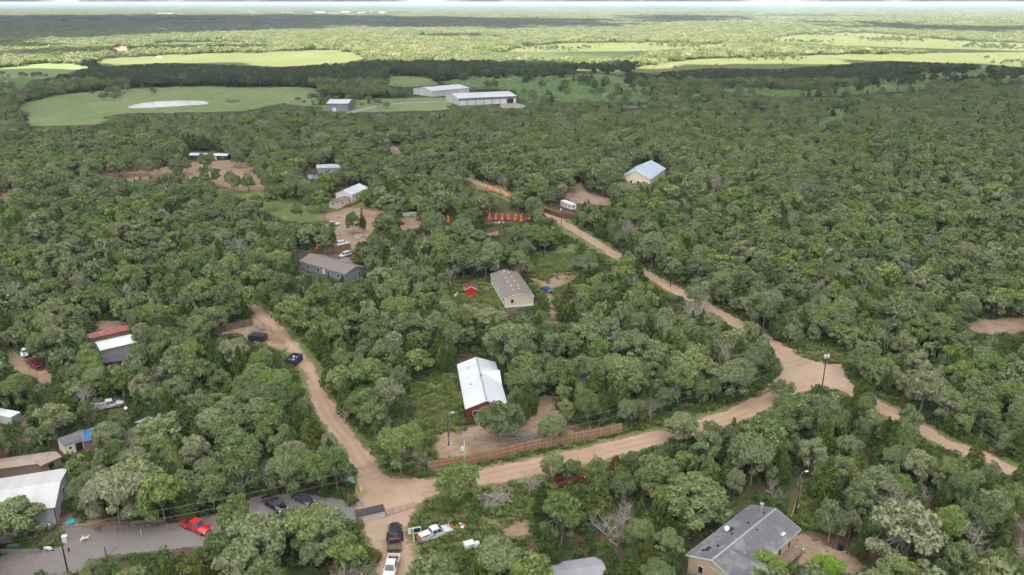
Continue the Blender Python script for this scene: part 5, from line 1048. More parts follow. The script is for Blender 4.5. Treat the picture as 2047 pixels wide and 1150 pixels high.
for s in (-1, 1):
    k = len(J); f = s * .22
    J += [(.03, s * .19, 1.40, .062), (-.06 * s, s * .25, 1.14, .048), (.14 - .1 * s, s * .24, .92, .036), (.17 - .1 * s, s * .235, .87, (.045, .02))]; B += [(2, k), (k, k + 1), (k + 1, k + 2), (k + 2, k + 3)]
    for q, l in enumerate((.075, .085, .08, .065)): J.append((.17 - .1 * s + .02 * q - .03, s * .235 - .004, .84, .011)); J.append((.18 - .1 * s + .02 * q - .03, s * .225, .86 - l, .008)); n_ = len(J); B += [(k + 3, n_ - 2), (n_ - 2, n_ - 1)]
    J.append((.21 - .1 * s, s * .22, .86, .011)); J.append((.235 - .1 * s, s * .205, .83, .009)); n_ = len(J); B += [(k + 2, n_ - 2), (n_ - 2, n_ - 1)]
    k = len(J); J += [(0, s * .10, .88, .10), (f * .45 + .03, s * .105, .50, .066), (f, s * .11, .09, .045), (f + .16, s * .12, .05, .045)]; B += [(0, k), (k, k + 1), (k + 1, k + 2), (k + 2, k + 3)]
skin('body', J, B, plain('skin', (.42, .25, .17), .6, .05), h)
hv = plain('hi_vis', (.80, .80, .02), .6, .08)
J = [(0, 0, .93, .175), (.02, 0, 1.15, .17), (.03, 0, 1.40, .17), (.045, 0, 1.48, .09)]; B = [(0, 1), (1, 2), (2, 3)]
for s in (-1, 1): k = len(J); J += [(.03, s * .20, 1.41, .082), (-.06 * s, s * .255, 1.14, .068), (.13 - .1 * s, s * .245, .94, .055)]; B += [(2, k), (k, k + 1), (k + 1, k + 2)]
skin('jacket', J, B, hv, h)
J = [(0, 0, .95, .16)]; B = []
for s in (-1, 1): k = len(J); f = s * .22; J += [(0, s * .105, .86, .118), (f * .45 + .03, s * .11, .50, .088), (f, s * .115, .14, .07)]; B += [(0, k), (k, k + 1), (k + 1, k + 2)]
skin('trousers', J, B, hv, h)
m = MB(); m.loft([[(.07 + math.cos(k * .6283) * r_, math.sin(k * .6283) * r_ * .92, z_) for k in range(10)] for r_, z_ in ((.112, 1.70), (.115, 1.76), (.09, 1.83), (.02, 1.855))]); m.build('cap', hv, h, True)
m = MB(); m.box((.165, 0, 1.665), (.04, .03, .05), top=.5); m.build('nose', bpy.data.materials['skin'], h)
def animal(name, label, cat, px_, rz, L, Ht, mt, headm, group=None, graze=False, wool=False):
    p = P(*px_); h = empty(name, (p.x, p.y, .035), rz, label, cat, group); b = Ht * (.30 if wool else .2); z = Ht * .74; hx, hz = (L * .66, Ht * .25) if graze else (L * .72, Ht * 1.15)
    J = [(-L * .42, 0, z, b * .85), (0, 0, z * .98, b), (L * .36, 0, z * .98, b * 1.05), (L * .52, 0, z * (1.0 if graze else 1.2), b * .6), (hx, 0, hz, b * .42), (hx + L * .16, 0, hz - Ht * .1, b * .24), (-L * .54, 0, z * 1.02, b * .25), (-L * .64, 0, z * .75, b * .15)]
    B = [(0, 1), (1, 2), (2, 3), (3, 4), (4, 5), (0, 6), (6, 7)]
    for s in (-1, 1):
        k = len(J); J += [(-L * .36, s * b * .62, z * .62, b * .42), (-L * .44, s * b * .62, z * .36, b * .2), (-L * .40, s * b * .62, .03, b * .17)]; B += [(0, k), (k, k + 1), (k + 1, k + 2)]
        k = len(J); J += [(L * .36, s * b * .62, z * .60, b * .34), (L * .37, s * b * .62, z * .34, b * .18), (L * .36, s * b * .62, .03, b * .16)]; B += [(2, k), (k, k + 1), (k + 1, k + 2)]
    skin('body', J, B, mt, h, 1)
    for s in (-1, 1): m = MB(); m.tube([(hx - L * .02, s * b * .3, hz + b * .25), (hx - L * .06, s * b * .75, hz + b * .35), (hx - L * .09, s * b * .95, hz + b * .2)], [b * .14, b * .16, b * .04], 6); m.build('ear', headm, h)
    m = MB(); m.tube([(hx - L * .02, 0, hz + .01), (hx + L * .1, 0, hz - Ht * .06), (hx + L * .21, 0, hz - Ht * .13)], [b * .50, b * .40, b * .24], 8); m.build('face', headm, h, True)
wool = plain('pale_wool', (.66, .58, .46), .95, .1, 8); tanf = plain('tan_fur', (.50, .34, .22), .95, .15, 8); darkf = plain('dark_brown_fur', (.05, .03, .022), .9); blackf = plain('black_fur', (.015, .015, .016), .9)
animal('goat', 'cream goat standing on the gravel with head up', 'goat', (172, 1082), R(25), .95, .85, wool, tanf)
animal('goat', 'small white goat right behind the cream goat', 'goat', (164, 1083), R(80), .7, .7, plain('white_fur', (.7, .68, .63), .9), tanf)
animal('goat', 'dark brown goat by the mulch at the gravel edge', 'goat', (196, 1063), R(10), .95, .85, darkf, darkf)
animal('sheep', 'white sheep with dark head grazing by the fence post', 'sheep', (96, 1102), R(0), 1.1, .85, plain('white_wool', (.72, .69, .6), .95, .08, 9), darkf, graze=True, wool=True)
animal('dog', 'black and white dog at the foot of the left pole', 'dog', (138, 1103), R(-60), .8, .65, blackf, blackf)

# ------------------------------------------------------------------ where the ground and the buildings stay in sight (outlines as the photograph shows them)
KEEP = [
 [(945, 948), (1000, 925), (1060, 908), (1180, 890), (1250, 868), (1330, 851), (1400, 834), (1480, 806), (1545, 783), (1558, 800), (1500, 817), (1430, 846), (1385, 864), (1300, 882), (1225, 892), (1190, 900), (1120, 920), (1060, 940), (1000, 952), (950, 968)],
 [(857, 918), (1000, 890), (1090, 868), (1242, 836), (1246, 866), (1100, 900), (1000, 922), (860, 950)],
 [(712, 918), (728, 898), (745, 925), (790, 950), (858, 962), (872, 985), (835, 1012), (822, 1050), (812, 1075), (838, 1150), (790, 1150), (748, 1150), (760, 1100), (722, 1055), (700, 1035), (640, 1022), (640, 1008), (705, 1008), (706, 972)],
 [(618, 762), (642, 762), (675, 812), (692, 850), (716, 885), (706, 900), (664, 858), (630, 810)],
 [(502, 616), (530, 622), (560, 655), (585, 690), (612, 705), (640, 738), (616, 748), (583, 742), (580, 715), (534, 692), (498, 690), (498, 668), (430, 668), (430, 655), (500, 640)],
 [(912, 712), (952, 706), (996, 718), (1004, 745), (1018, 812), (985, 800), (940, 825), (926, 822)],
 [(885, 820), (905, 818), (915, 850), (945, 870), (950, 900), (880, 915), (870, 880)],
 [(822, 775), (905, 750), (925, 820), (880, 830), (850, 790)], [(1065, 830), (1080, 790), (1100, 785), (1105, 815), (1085, 845), (1060, 865)], [(1110, 860), (1240, 836), (1150, 872)], [(945, 860), (985, 868), (985, 895), (950, 905)],
 [(976, 541), (1035, 538), (1072, 592), (1072, 608), (1050, 612), (1006, 622), (1000, 600)], [(898, 574), (925, 564), (955, 564), (985, 575), (1000, 600), (960, 605), (905, 608)],
 [(1060, 512), (1140, 490), (1148, 540), (1120, 575), (1105, 592), (1070, 580), (1050, 550)], [(1096, 605), (1112, 605), (1118, 640), (1102, 640)],
 [(596, 512), (640, 505), (700, 526), (726, 540), (724, 556), (695, 552), (652, 543), (640, 552), (600, 545)], [(586, 505), (640, 498), (705, 488), (712, 516), (672, 520), (650, 505), (590, 520)],
 [(660, 378), (700, 372), (735, 362), (735, 380), (715, 395), (700, 410), (662, 418)], [(665, 430), (690, 420), (740, 418), (775, 420), (745, 440), (740, 465), (700, 490), (685, 485), (672, 455)], [(800, 432), (838, 430), (840, 455), (810, 458)],
 [(378, 302), (456, 302), (456, 325), (380, 324)], [(330, 335), (480, 322), (515, 332), (500, 345), (420, 348), (380, 352), (340, 345)], [(420, 356), (520, 358), (515, 375), (440, 374)], [(455, 375), (520, 380), (560, 395), (550, 405), (480, 392)], [(545, 400), (600, 402), (650, 425), (640, 440), (575, 430)],
 [(612, 335), (634, 335), (634, 360), (612, 360)], [(648, 328), (676, 328), (676, 340), (648, 340)],
 [(1248, 345), (1272, 332), (1318, 325), (1332, 337), (1302, 364), (1280, 362), (1252, 362)], [(1135, 372), (1165, 366), (1175, 385), (1215, 395), (1222, 405), (1195, 405), (1165, 395)], [(1112, 400), (1155, 398), (1156, 425), (1130, 425), (1085, 412), (1088, 430), (1145, 440), (1148, 425)],
 [(1108, 440), (1128, 442), (1152, 462), (1140, 472), (1118, 462)], [(1200, 488), (1218, 490), (1240, 512), (1215, 526), (1205, 505)], [(1284, 535), (1305, 542), (1364, 582), (1362, 595), (1335, 590), (1300, 558)], [(1448, 630), (1470, 636), (1508, 660), (1500, 668), (1455, 645)],
 [(1545, 682), (1572, 688), (1605, 706), (1600, 690), (1640, 690), (1688, 702), (1690, 742), (1708, 775), (1690, 782), (1640, 764), (1600, 770), (1560, 785), (1545, 770), (1562, 740)],
 [(890, 425), (905, 425), (905, 445), (890, 445)], [(968, 424), (1064, 426), (1064, 445), (990, 448), (970, 446)], [(972, 452), (1000, 450), (1000, 470), (972, 472)], [(925, 352), (945, 358), (940, 366), (925, 362)], [(770, 292), (800, 297), (802, 308), (780, 302)], [(985, 378), (1020, 384), (1024, 396), (990, 390)],
 [(1372, 1108), (1425, 1060), (1500, 1006), (1520, 1000), (1600, 1058), (1595, 1100), (1565, 1110), (1480, 1155), (1440, 1150), (1375, 1130)], [(1600, 1066), (1650, 1094), (1700, 1108), (1725, 1150), (1680, 1150), (1620, 1118), (1602, 1098)], [(1468, 1000), (1490, 975), (1505, 990), (1490, 1012), (1440, 1030)], [(1580, 940), (1606, 938), (1598, 1030), (1580, 1040)],
 [(0, 962), (90, 940), (135, 955), (130, 985), (108, 1035), (85, 1020), (80, 1000), (0, 1000)], [(88, 1020), (150, 1015), (148, 1050), (245, 1050), (300, 1045), (370, 1042), (415, 1035), (430, 1060), (420, 1078), (380, 1085), (300, 1098), (240, 1102), (170, 1110), (140, 1150), (0, 1150), (0, 1085), (60, 1065)],
 [(520, 985), (580, 982), (600, 990), (625, 995), (624, 1010), (600, 1012), (582, 1032), (545, 1035), (520, 1005)], [(550, 1045), (580, 1042), (575, 1070), (555, 1075)],
 [(122, 870), (168, 865), (200, 852), (240, 846), (205, 875), (190, 885), (168, 905), (124, 908)], [(0, 915), (30, 912), (75, 906), (115, 902), (115, 920), (90, 925), (0, 930)], [(0, 822), (42, 822), (44, 850), (0, 845)], [(190, 802), (248, 800), (248, 822), (195, 825)], [(270, 862), (305, 850), (305, 870), (270, 890)],
 [(184, 655), (250, 650), (250, 662), (260, 672), (255, 692), (245, 700), (238, 722), (212, 725), (210, 700), (198, 675)], [(192, 635), (235, 638), (238, 650), (190, 655)], [(15, 700), (60, 705), (85, 725), (100, 745), (60, 755), (20, 735)], [(142, 740), (170, 742), (168, 752), (142, 752)],
 [(852, 1050), (908, 1050), (912, 1092), (860, 1100), (826, 1090), (822, 1055)], [(925, 1072), (960, 1072), (960, 1108), (928, 1106)], [(1000, 1045), (1040, 1035), (1068, 1042), (1055, 1060), (1015, 1080)], [(960, 985), (1010, 982), (1040, 990), (1040, 1010), (970, 1010)], [(950, 965), (1050, 945), (1060, 955), (980, 980)],
 [(1108, 1138), (1150, 1118), (1195, 1115), (1190, 1150), (1105, 1150)], [(1925, 640), (2047, 636), (2047, 664), (1985, 668), (1940, 660)], [(0, 374), (18, 376), (18, 400), (0, 402)],
 [(1925, 890), (1972, 908), (1965, 918), (1925, 902)], [(1256, 212), (1305, 212), (1305, 217), (1256, 217)], [(1518, 210), (1556, 210), (1556, 216), (1518, 216)],
 [(888, 180), (1034, 180), (1062, 212), (1010, 214), (985, 208), (920, 212), (890, 200)], [(820, 168), (940, 168), (940, 185), (890, 188), (822, 190)], [(638, 196), (697, 194), (697, 218), (640, 216)], [(705, 224), (760, 206), (880, 200), (880, 204), (770, 212), (722, 228)], [(250, 102), (277, 102), (277, 113), (250, 113)], [(312, 109), (324, 109), (324, 117), (312, 117)],
 [(1850, 862), (1925, 888), (1920, 902), (1850, 880)], [(1985, 922), (2047, 945), (2047, 955), (1985, 935)], [(1755, 798), (1792, 818), (1785, 832), (1752, 812)],
 [(195, 340), (330, 336), (340, 350), (215, 356)], [(540, 395), (660, 415), (690, 415), (650, 450), (560, 440), (520, 415)], [(1120, 447), (1152, 455), (1200, 486), (1245, 512), (1215, 528), (1190, 500), (1135, 470)], [(930, 352), (1000, 380), (1015, 395), (985, 390), (928, 366)],
 [(1050, 940), (1120, 922), (1180, 905), (1185, 922), (1110, 942), (1050, 960)], [(1245, 868), (1330, 848), (1420, 826), (1500, 800), (1550, 775), (1545, 765), (1480, 792), (1400, 817), (1320, 840), (1250, 857)],
 [(240, 88), (256, 92), (254, 104), (215, 105)]]
FK = [list(q) for k_ in ('pasture', 'sunlit_field') for q in FIELDS[k_]]
def blocked(x, y, h_, r_, polys, near=True, jit=0.0):
    bad = np.zeros(x.shape, bool); ju, jv = rng.normal(0, 1, x.shape) * jit * 5, rng.normal(0, 1, x.shape) * jit * 1.1
    pts = [(0, 0, .04), (0, 0, .5), (0, 0, .97)] + ([(-.85, 0, .6), (.85, 0, .6), (-.6, 0, .85), (.6, 0, .85), (-.6, -.5, .45), (.6, -.5, .45), (-.95, 0, .48), (.95, 0, .48), (-.35, .2, .96), (.35, .2, .96), (0, -.85, .5), (0, -.9, .36)] if near else [(-.75, 0, .6), (.75, 0, .6), (-.4, 0, .9), (.4, 0, .9)])
    for dx, dy, fz in pts:
        u, v = proj(x + dx * r_, y + dy * r_, h_ * fz)
        for q in polys: bad |= in_poly(u + ju, v + jv, q)
    return bad
def plan_blocked(x, y, r_):
    bad = np.zeros(x.shape, bool)
    for l, w in ((ROAD_A, 5.5), (ROAD_B, 6.5), (ROAD_C, 4.6), (ROAD_D, 7)): bad |= seg_dist(x, y, l)[0] < w / 2 + .6
    for l in (JUNC, JUNC2): bad |= in_poly(x, y, l)
    for (fx, fy, rz, a, b) in FOOT:
        ca, sa = math.cos(rz), math.sin(rz); X = (x - fx) * ca + (y - fy) * sa; Y = -(x - fx) * sa + (y - fy) * ca; bad |= (abs(X) < a) & (abs(Y) < b)
    return bad
TREES = []      # (x, y, height, crown radius, kind, own label or None)
def tr(px, py, h_, r_, kind='oak', label=None): p = P(px, py); TREES.append((p.x, p.y, h_, r_, kind, label))
# single trees that can be told apart in the photograph: foot of the trunk, height, crown radius
tr(994, 884, 9.8, 5.6, 'open', 'wide leaning oak right in front of the red walled house gable'); tr(1105, 886, 6.4, 3.1, 'oak', 'small round oak standing at the middle of the long plank fence')
tr(916, 1006, 9.2, 4.6, 'open', 'thin open crowned oak beside the pale metal pole at the road corner'); tr(1041, 556, 9.5, 4.6, 'oak', 'round oak beside the far end of the cream mobile home')
tr(1136, 642, 11.5, 3.4, 'cedar', 'tall dark cedar standing alone right of the two-track lane'); tr(1163, 566, 9.5, 5.2, 'oak', 'spreading oak on the right side of the grassy yard above the blue car')
tr(1130, 380, 11, 6.0, 'oak', 'lone oak standing on the sandy lane left of the cream barn'); tr(40, 1083, 7.8, 4.4, 'oak', 'dark oak on the lawn in front of the white workshop')
tr(1529, 1168, 6.2, 2.9, 'bright', 'bright green young tree against the worn grey roof'); tr(1652, 1168, 5.0, 2.4, 'bright', 'sparse young tree on the bend of the drive at the bottom edge')
tr(1105, 960, 5.6, 2.2, 'oak', 'slim young oak on the lower edge of the dirt road'); tr(1140, 962, 4.8, 2.0, 'oak', 'small sapling right of the slim young oak below the road')
tr(1230, 958, 5.0, 3.0, 'brown', 'reddish brown dead bush by the short weathered post'); tr(1420, 900, 7.4, 2.6, 'open', 'airy small tree standing at the lower verge of the dirt road')
tr(1360, 890, 7.0, 3.4, 'oak', 'round oak on the lower verge before the road junction'); tr(1563, 803, 6.0, 3.0, 'open', 'thin tree at the inside corner of the junction'); tr(740, 1120, 2.6, 1.6, 'cedar', 'small dark green bush left of the white pickup')
tr(725, 460, 8.5, 1.7, 'cedar', 'slim tree in the middle of the sandy yard'); tr(707, 468, 9.0, 2.8, 'oak', 'oak on the left side of the sandy yard next to the slim tree')
for q in ((200, 352), (227, 350), (241, 352), (277, 353), (290, 352), (318, 352), (349, 349), (375, 350), (409, 343), (423, 340), (341, 379), (360, 372), (412, 372), (433, 372), (470, 386), (477, 385), (498, 384), (484, 331), (470, 335), (359, 338), (517, 348), (483, 337), (463, 379), (543, 402), (589, 396), (596, 447), (616, 426), (732, 419), (762, 402), (673, 384), (497, 383), (514, 428), (530, 350), (560, 365), (575, 358), (640, 400), (555, 350), (610, 396), (545, 420), (300, 358), (256, 350)):
    tr(q[0], q[1], rnd.uniform(8.5, 11), rnd.uniform(2.4, 3.4), 'oak')
for q in ((486, 1122, 9, 4.2), (520, 1135, 9.5, 4.4), (600, 1096, 7.6, 3.4), (625, 1112, 9, 4.2), (668, 1120, 9.5, 4.6), (446, 1152, 8.6, 3.6), (695, 1150, 8, 3.8), (560, 1100, 6.5, 2.6), (676, 986, 9.6, 3.5), (645, 985, 9.5, 3.8), (575, 990, 9, 3.4), (490, 1000, 9.5, 4.2), (240, 1045, 10.5, 4.8), (330, 1042, 10, 4.6), (285, 1020, 10, 4.6)): tr(q[0], q[1], q[2], q[3], 'oak')
tr(226, 908, 7.5, 3.0, 'oak'); tr(246, 884, 7.0, 2.6, 'oak'); tr(575, 404, 10, 4, 'oak'); tr(640, 425, 10, 4.6, 'oak')
for q, h_, r_, lb in (((1019, 722), 7.2, 2.6, 'bare pale snag standing in the woods behind the bright metal roof'), ((248, 612), 9, 4.5, 'wide bare dead oak in the left woods above the red roofed shed'), ((330, 622), 8, 3.2, 'bare grey dead tree right of the wide dead oak in the left woods'), ((352, 628), 7, 2.4, None), ((272, 618), 7, 3.4, None), ((398, 510), 9, 4, 'bare grey dead tree in the middle of the left woods'), ((1535, 622), 9.5, 4, 'large bare dead oak in the woods right of the long lane'), ((1945, 1118), 8.5, 3.2, 'bare pale dead tree near the lower right edge'), ((2040, 1136), 7, 2.6, 'bare dead tree cut by the right edge'),
                   ((1000, 372), 7, 2.6, None), ((955, 408), 8, 3.5, None), ((940, 405), 7, 2.6, None), ((1415, 480), 8, 4, None), ((1400, 505), 8, 3.6, None), ((1440, 540), 8, 4, None), ((1700, 575), 8, 3.6, None), ((1772, 560), 8, 4, None), ((1640, 590), 8, 3.5, None), ((1600, 560), 8, 3, None), ((1630, 600), 7.5, 3.2, None), ((1720, 590), 8, 3.6, None), ((1300, 842), 7, 2.2, 'bare thin tree at the edge of the woods by the right end of the fence'), ((262, 905), 6.5, 2.6, 'bare tree with dark trunk beside the blue tarp'), ((1050, 878), 4, 2.4, None), ((1660, 838), 6, 3, None), ((1480, 555), 8, 3.2, None), ((1355, 470), 8, 3.5, None), ((1060, 992), 7.5, 3.2, 'pale half bare tree in the weeds below the dirt road'), ((1010, 1005), 4, 2.6, None), ((830, 880), 4.5, 1.8, 'small bare tree in the bushes left of the red walled house'), ((310, 775), 7, 2.4, None), ((320, 810), 7, 2.0, None), ((690, 845), 5, 1.8, None), ((1545, 1000), 6, 2, None), ((1750, 985), 6, 2.6, None), ((1760, 990), 7, 2.4, None), ((1835, 1010), 6, 2.4, None)):
    tr(*q, h_, r_, 'dead', lb)
NH = len(TREES); cells = {}
def put(x, y, r_): cells.setdefault((int(x // 6), int(y // 6)), []).append((x, y, r_))
def free(x, y, r_, k=.70):
    i, j = int(x // 6), int(y // 6)
    for a in range(i - 2, i + 3):
        for b in range(j - 2, j + 3):
            for (u, v, s) in cells.get((a, b), ()):
                if (u - x) ** 2 + (v - y) ** 2 < (k * (r_ + s)) ** 2: return False
    return True
for t_ in TREES: put(t_[0], t_[1], t_[3] * .85)
# near woods: every tree has its own place
N_ = 80000; Y = 84 + (392 - 84) * rng.random(N_) ** .62; X = (rng.random(N_) - .5) * 2 * (.66 * Y + 48)
RR = np.clip(rng.normal(3.45, 1.0, N_), 1.8, 5.9); KD = rng.random(N_)
ced = KD < .16; RR[ced] = np.clip(RR[ced] * .62, 1.3, 3.0); HH = np.where(ced, 5.2 + RR * 1.15, 4.6 + RR * 1.15) * rng.uniform(.8, 1.2, N_)
dd_ = (KD > .945); ok = ~blocked(X, Y, HH, RR, KEEP) & ~plan_blocked(X, Y, RR)
gx = [tuple(P(*q)[:2]) for q in ((812, 762), (905, 745), (925, 790), (930, 850), (880, 880), (870, 935), (800, 945), (760, 925), (735, 890), (780, 860))]
thin = in_poly(X, Y, gx) | in_poly(X, Y, GRASS[4]); ok &= ~thin | (rng.random(N_) < .02); ok &= ~in_poly(X, Y, GRAVEL)
for i in np.nonzero(ok)[0]:
    x, y, r_ = float(X[i]), float(Y[i]), float(RR[i])
    if free(x, y, r_): put(x, y, r_); TREES.append((x, y, float(HH[i]), r_, 'cedar' if ced[i] else 'dead' if dd_[i] else 'oak', None))
# gaps between the big crowns fill up with small trees
N_ = 9000; Y = 84 + (392 - 84) * rng.random(N_) ** .62; X = (rng.random(N_) - .5) * 2 * (.66 * Y + 12); RR = rng.uniform(1.5, 2.6, N_); HH = 3.2 + RR * 1.5; ok = ~blocked(X, Y, HH, RR, KEEP) & ~plan_blocked(X, Y, RR) & ~in_poly(X, Y, gx) & ~in_poly(X, Y, GRASS[4]) & ~in_poly(X, Y, GRAVEL)
for i in np.nonzero(ok)[0]:
    x, y, r_ = float(X[i]), float(Y[i]), float(RR[i])
    if free(x, y, r_, .62): put(x, y, r_); TREES.append((x, y, float(HH[i]), r_, 'cedar' if rng.random() < .4 else 'oak', None))
# middle distance
def jgrid(y0, y1, s, wf=.66, pad=60):
    gy = np.arange(y0, y1, s); out = []
    for y in gy: xs = np.arange(-(wf * y + pad), wf * y + pad, s); out.append(np.stack([xs, np.full(len(xs), y)], 1))
    a = np.concatenate(out); return a + rng.uniform(-.48, .48, a.shape) * s
A = jgrid(392, 1120, 5.7); X, Y = A[:, 0], A[:, 1]; n = len(X)
RR = np.clip(rng.normal(3.7, .8, n), 2, 5.6); KD = rng.random(n); ced = KD < .15; RR[ced] *= .66; HH = np.where(ced, 5.5 + RR * 1.2, 4.6 + RR * 1.12) * rng.uniform(.9, 1.15, n)
HH = np.where(Y > 820, HH * 1.25, HH); RR = np.where(Y > 820, RR * 1.12, RR)
ok = ~blocked(X, Y, HH, RR, KEEP, False) & ~blocked(X, Y, HH, RR, FK, False, 1.0) & ~plan_blocked(X, Y, RR)
sc_ = blocked(X, Y, HH, RR, SCRUB, False)
ok &= ~sc_ | (rng.random(n) < .07); ok &= rng.random(n) < .93
MID = [(float(X[i]), float(Y[i]), float(HH[i]), float(RR[i]), 'cedar' if ced[i] else 'oak', None) for i in np.nonzero(ok)[0]]
# sort by how large each shows
def size_px(t): u, v = proj(t[0], t[1], t[2] * .5); d = t[1] * math.cos(PIT) + (CAMH - t[2] * .5) * math.sin(PIT); vis = -10 < u < 2057 and v < 1160; return (t[2] / d) * FPX if vis else -1
allt = TREES + MID
kinds = {'oak': 'oak_tree', 'open': 'oak_tree', 'cedar': 'cedar_tree', 'dead': 'dead_tree', 'bright': 'young_tree', 'brown': 'dead_bush'}
by = {}
for t_ in allt: by.setdefault(kinds[t_[4]], []).append(t_)
def line_x(l, y):                                        # x of a road's middle at depth y
    q = sorted(l, key=lambda p: p[1]); return float(np.interp(y, [p[1] for p in q], [p[0] for p in q]))
def region(x, y):
    if y > 392: return 'in the far woods'
    xa = line_x(ROAD_A, y) if y < 390 else 0; xc = line_x(ROAD_C, y); u, v = proj(x, y, 0); yb = float(np.interp(x, [p[0] for p in ROAD_B], [p[1] for p in ROAD_B]))
    if y < 112 and x < -16: return 'in the clump between gravel lot and bottom edge'
    if x > xa and y > 96: return 'in the dense woods right of the long dirt lane' if y > 178 else 'in the lower right woods beyond the junction'
    if x < xc and y < 240 and x < -8: return 'left of the narrow side road, above the gravel' if y < 165 else 'in the woods of the left yards'
    if y < yb and x > -14: return 'below the dirt road, left of the worn grey roof' if u < 1420 else 'below the junction, round the worn grey roof'
    if y < 165: return 'in the woods around the red walled house'
    if y < 236: return 'between the cream mobile home and bright metal roof'
    return 'in the woods above the slate grey mobile home' if x < -30 else 'in the woods near the orange machines'
used = {}
def label_for(t, kind, look):
    x, y = t[0], t[1]; best = None
    for ph, mx_, my in MARKS:
        d = math.hypot(x - mx_, y - my)
        if d < 15 and (best is None or d < best[0]):
            dx, dy = x - mx_, y - my; side = ('right of ' if dx > 0 else 'left of ') if abs(dx) > abs(dy) else ('behind ' if dy > 0 else 'in front of '); best = (d, 'nearest ' + side + ph if False else 'close ' + side + ph)
    if best and (kind, best[1]) not in used: used[(kind, best[1])] = 1; return '%s %s %s' % (look, {'oak_tree': 'oak', 'cedar_tree': 'cedar', 'dead_tree': 'bare dead tree'}[kind], best[1]), None
    rg = region(x, y); lb = '%s %s %s' % (look, {'oak_tree': 'oak', 'cedar_tree': 'cedar', 'dead_tree': 'bare dead tree'}[kind], rg); return lb, lb
PROTO = {}
def tree_obj(t, kind):
    x, y, h_, r_, k, lb = t; rz = rnd.uniform(0, 6.283); look = ''
    if kind == 'dead_tree':
        me = rnd.choice(DEADS); look = 'pale'
        o = bpy.data.objects.new('dead_tree', me); COL.objects.link(o); o.location = (x, y, 0); o.rotation_euler = (0, 0, rz); o.scale = (r_ / 3, r_ / 3, h_ / 8)
    else:
        i = rnd.choice(OPEN) if k == 'open' else rnd.choice((0, 1, 2, 4, 6, 8)) if lb and k == 'oak' else rnd.randrange(14) if k in ('oak', 'bright') else rnd.randrange(4); src = CEDARS[i] if k in ('cedar', 'brown') else OAKS[i]
        sz = (r_ / 2.45, r_ / 2.45, h_ / 8) if src is CEDARS[i % 4] and k in ('cedar', 'brown') else (r_ / 4.4, r_ / 4.4, h_ / 9)
        look = 'dark olive' if k == 'cedar' else 'open branched' if i in OPEN else 'thin half bare' if i in THIN else 'tall narrow' if r_ < h_ * .36 else 'broad round' if r_ > 4.2 else 'small grey green' if h_ < 7 else 'grey green'
        key = (k, i)
        if key not in PROTO or True:
            cm = src[1]
            if k in ('bright', 'brown'):
                if key not in PROTO: cm = src[1].copy(); cm.materials[0] = LEAF_BRIGHT if k == 'bright' else LEAF_BROWN; PROTO[key] = cm
                cm = PROTO[key]
            o = bpy.data.objects.new(kind, None); COL.objects.link(o); o.empty_display_size = .3; o.location = (x, y, 0); o.rotation_euler = (0, 0, rz); o.scale = sz
            for nm, me in (('trunk', src[0]), ('crown', cm)): c = bpy.data.objects.new(nm, me); COL.objects.link(c); c.parent = o
    if lb: return tag(o, lb, {'young_tree': 'tree', 'dead_bush': 'bush'}.get(kind, 'tree'))
    l_, g_ = label_for(t, kind, look); tag(o, l_, 'tree', g_ or None); return o
REST = {}
for kind, lst in by.items():
    lst.sort(key=lambda t: (0 if t[5] else 1, -size_px(t))); lim = {'oak_tree': 300, 'cedar_tree': 300}.get(kind, 140); inview = [t for t in lst if size_px(t) > 0]
    for t_ in inview[:lim]: tree_obj(t_, kind)
    sel = set(id(t) for t in inview[:lim]); REST[kind] = [t for t in lst if id(t) not in sel]
def mass(name, lst, near, far, r0, h0, label, cat):
    if not lst: return
    ms = near + far; pts = np.array([(t[0], t[1], 0) for t in lst]); nn, nf = len(near), len(far)
    idx = [rnd.randrange(nn) if (t[1] < 520 or not far) else nn + rnd.randrange(nf) for t in lst]; sc = [(t[3] / r0, t[3] / r0, t[2] / h0) for t in lst]
    return tag(scatter(name, ms, pts, rng.uniform(0, 6.283, len(lst)), sc, idx), label, cat)
mass('oak_woodland', [t for t in REST['oak_tree'] if t[1] < 860], [q[2] for q in OAKS], FAR_OAK, 4.4, 9, 'mass of grey green oaks covering the land beyond the nearest trees', 'woodland')
mass('belt_woodland', [t for t in REST['oak_tree'] if t[1] >= 860], [], BELT, 4.4, 9, 'dark belts of trees between the pastures and the sunlit fields', 'woodland')
mass('cedar_woodland', REST['cedar_tree'], [q[2] for q in CEDARS], FAR_CEDAR, 2.45, 8, 'dark cedars scattered through the oak woodland', 'woodland')
mass('dead_woodland', REST.get('dead_tree', []), DEADS, [], 3, 8, 'pale bare trees scattered through the oak woodland', 'woodland')
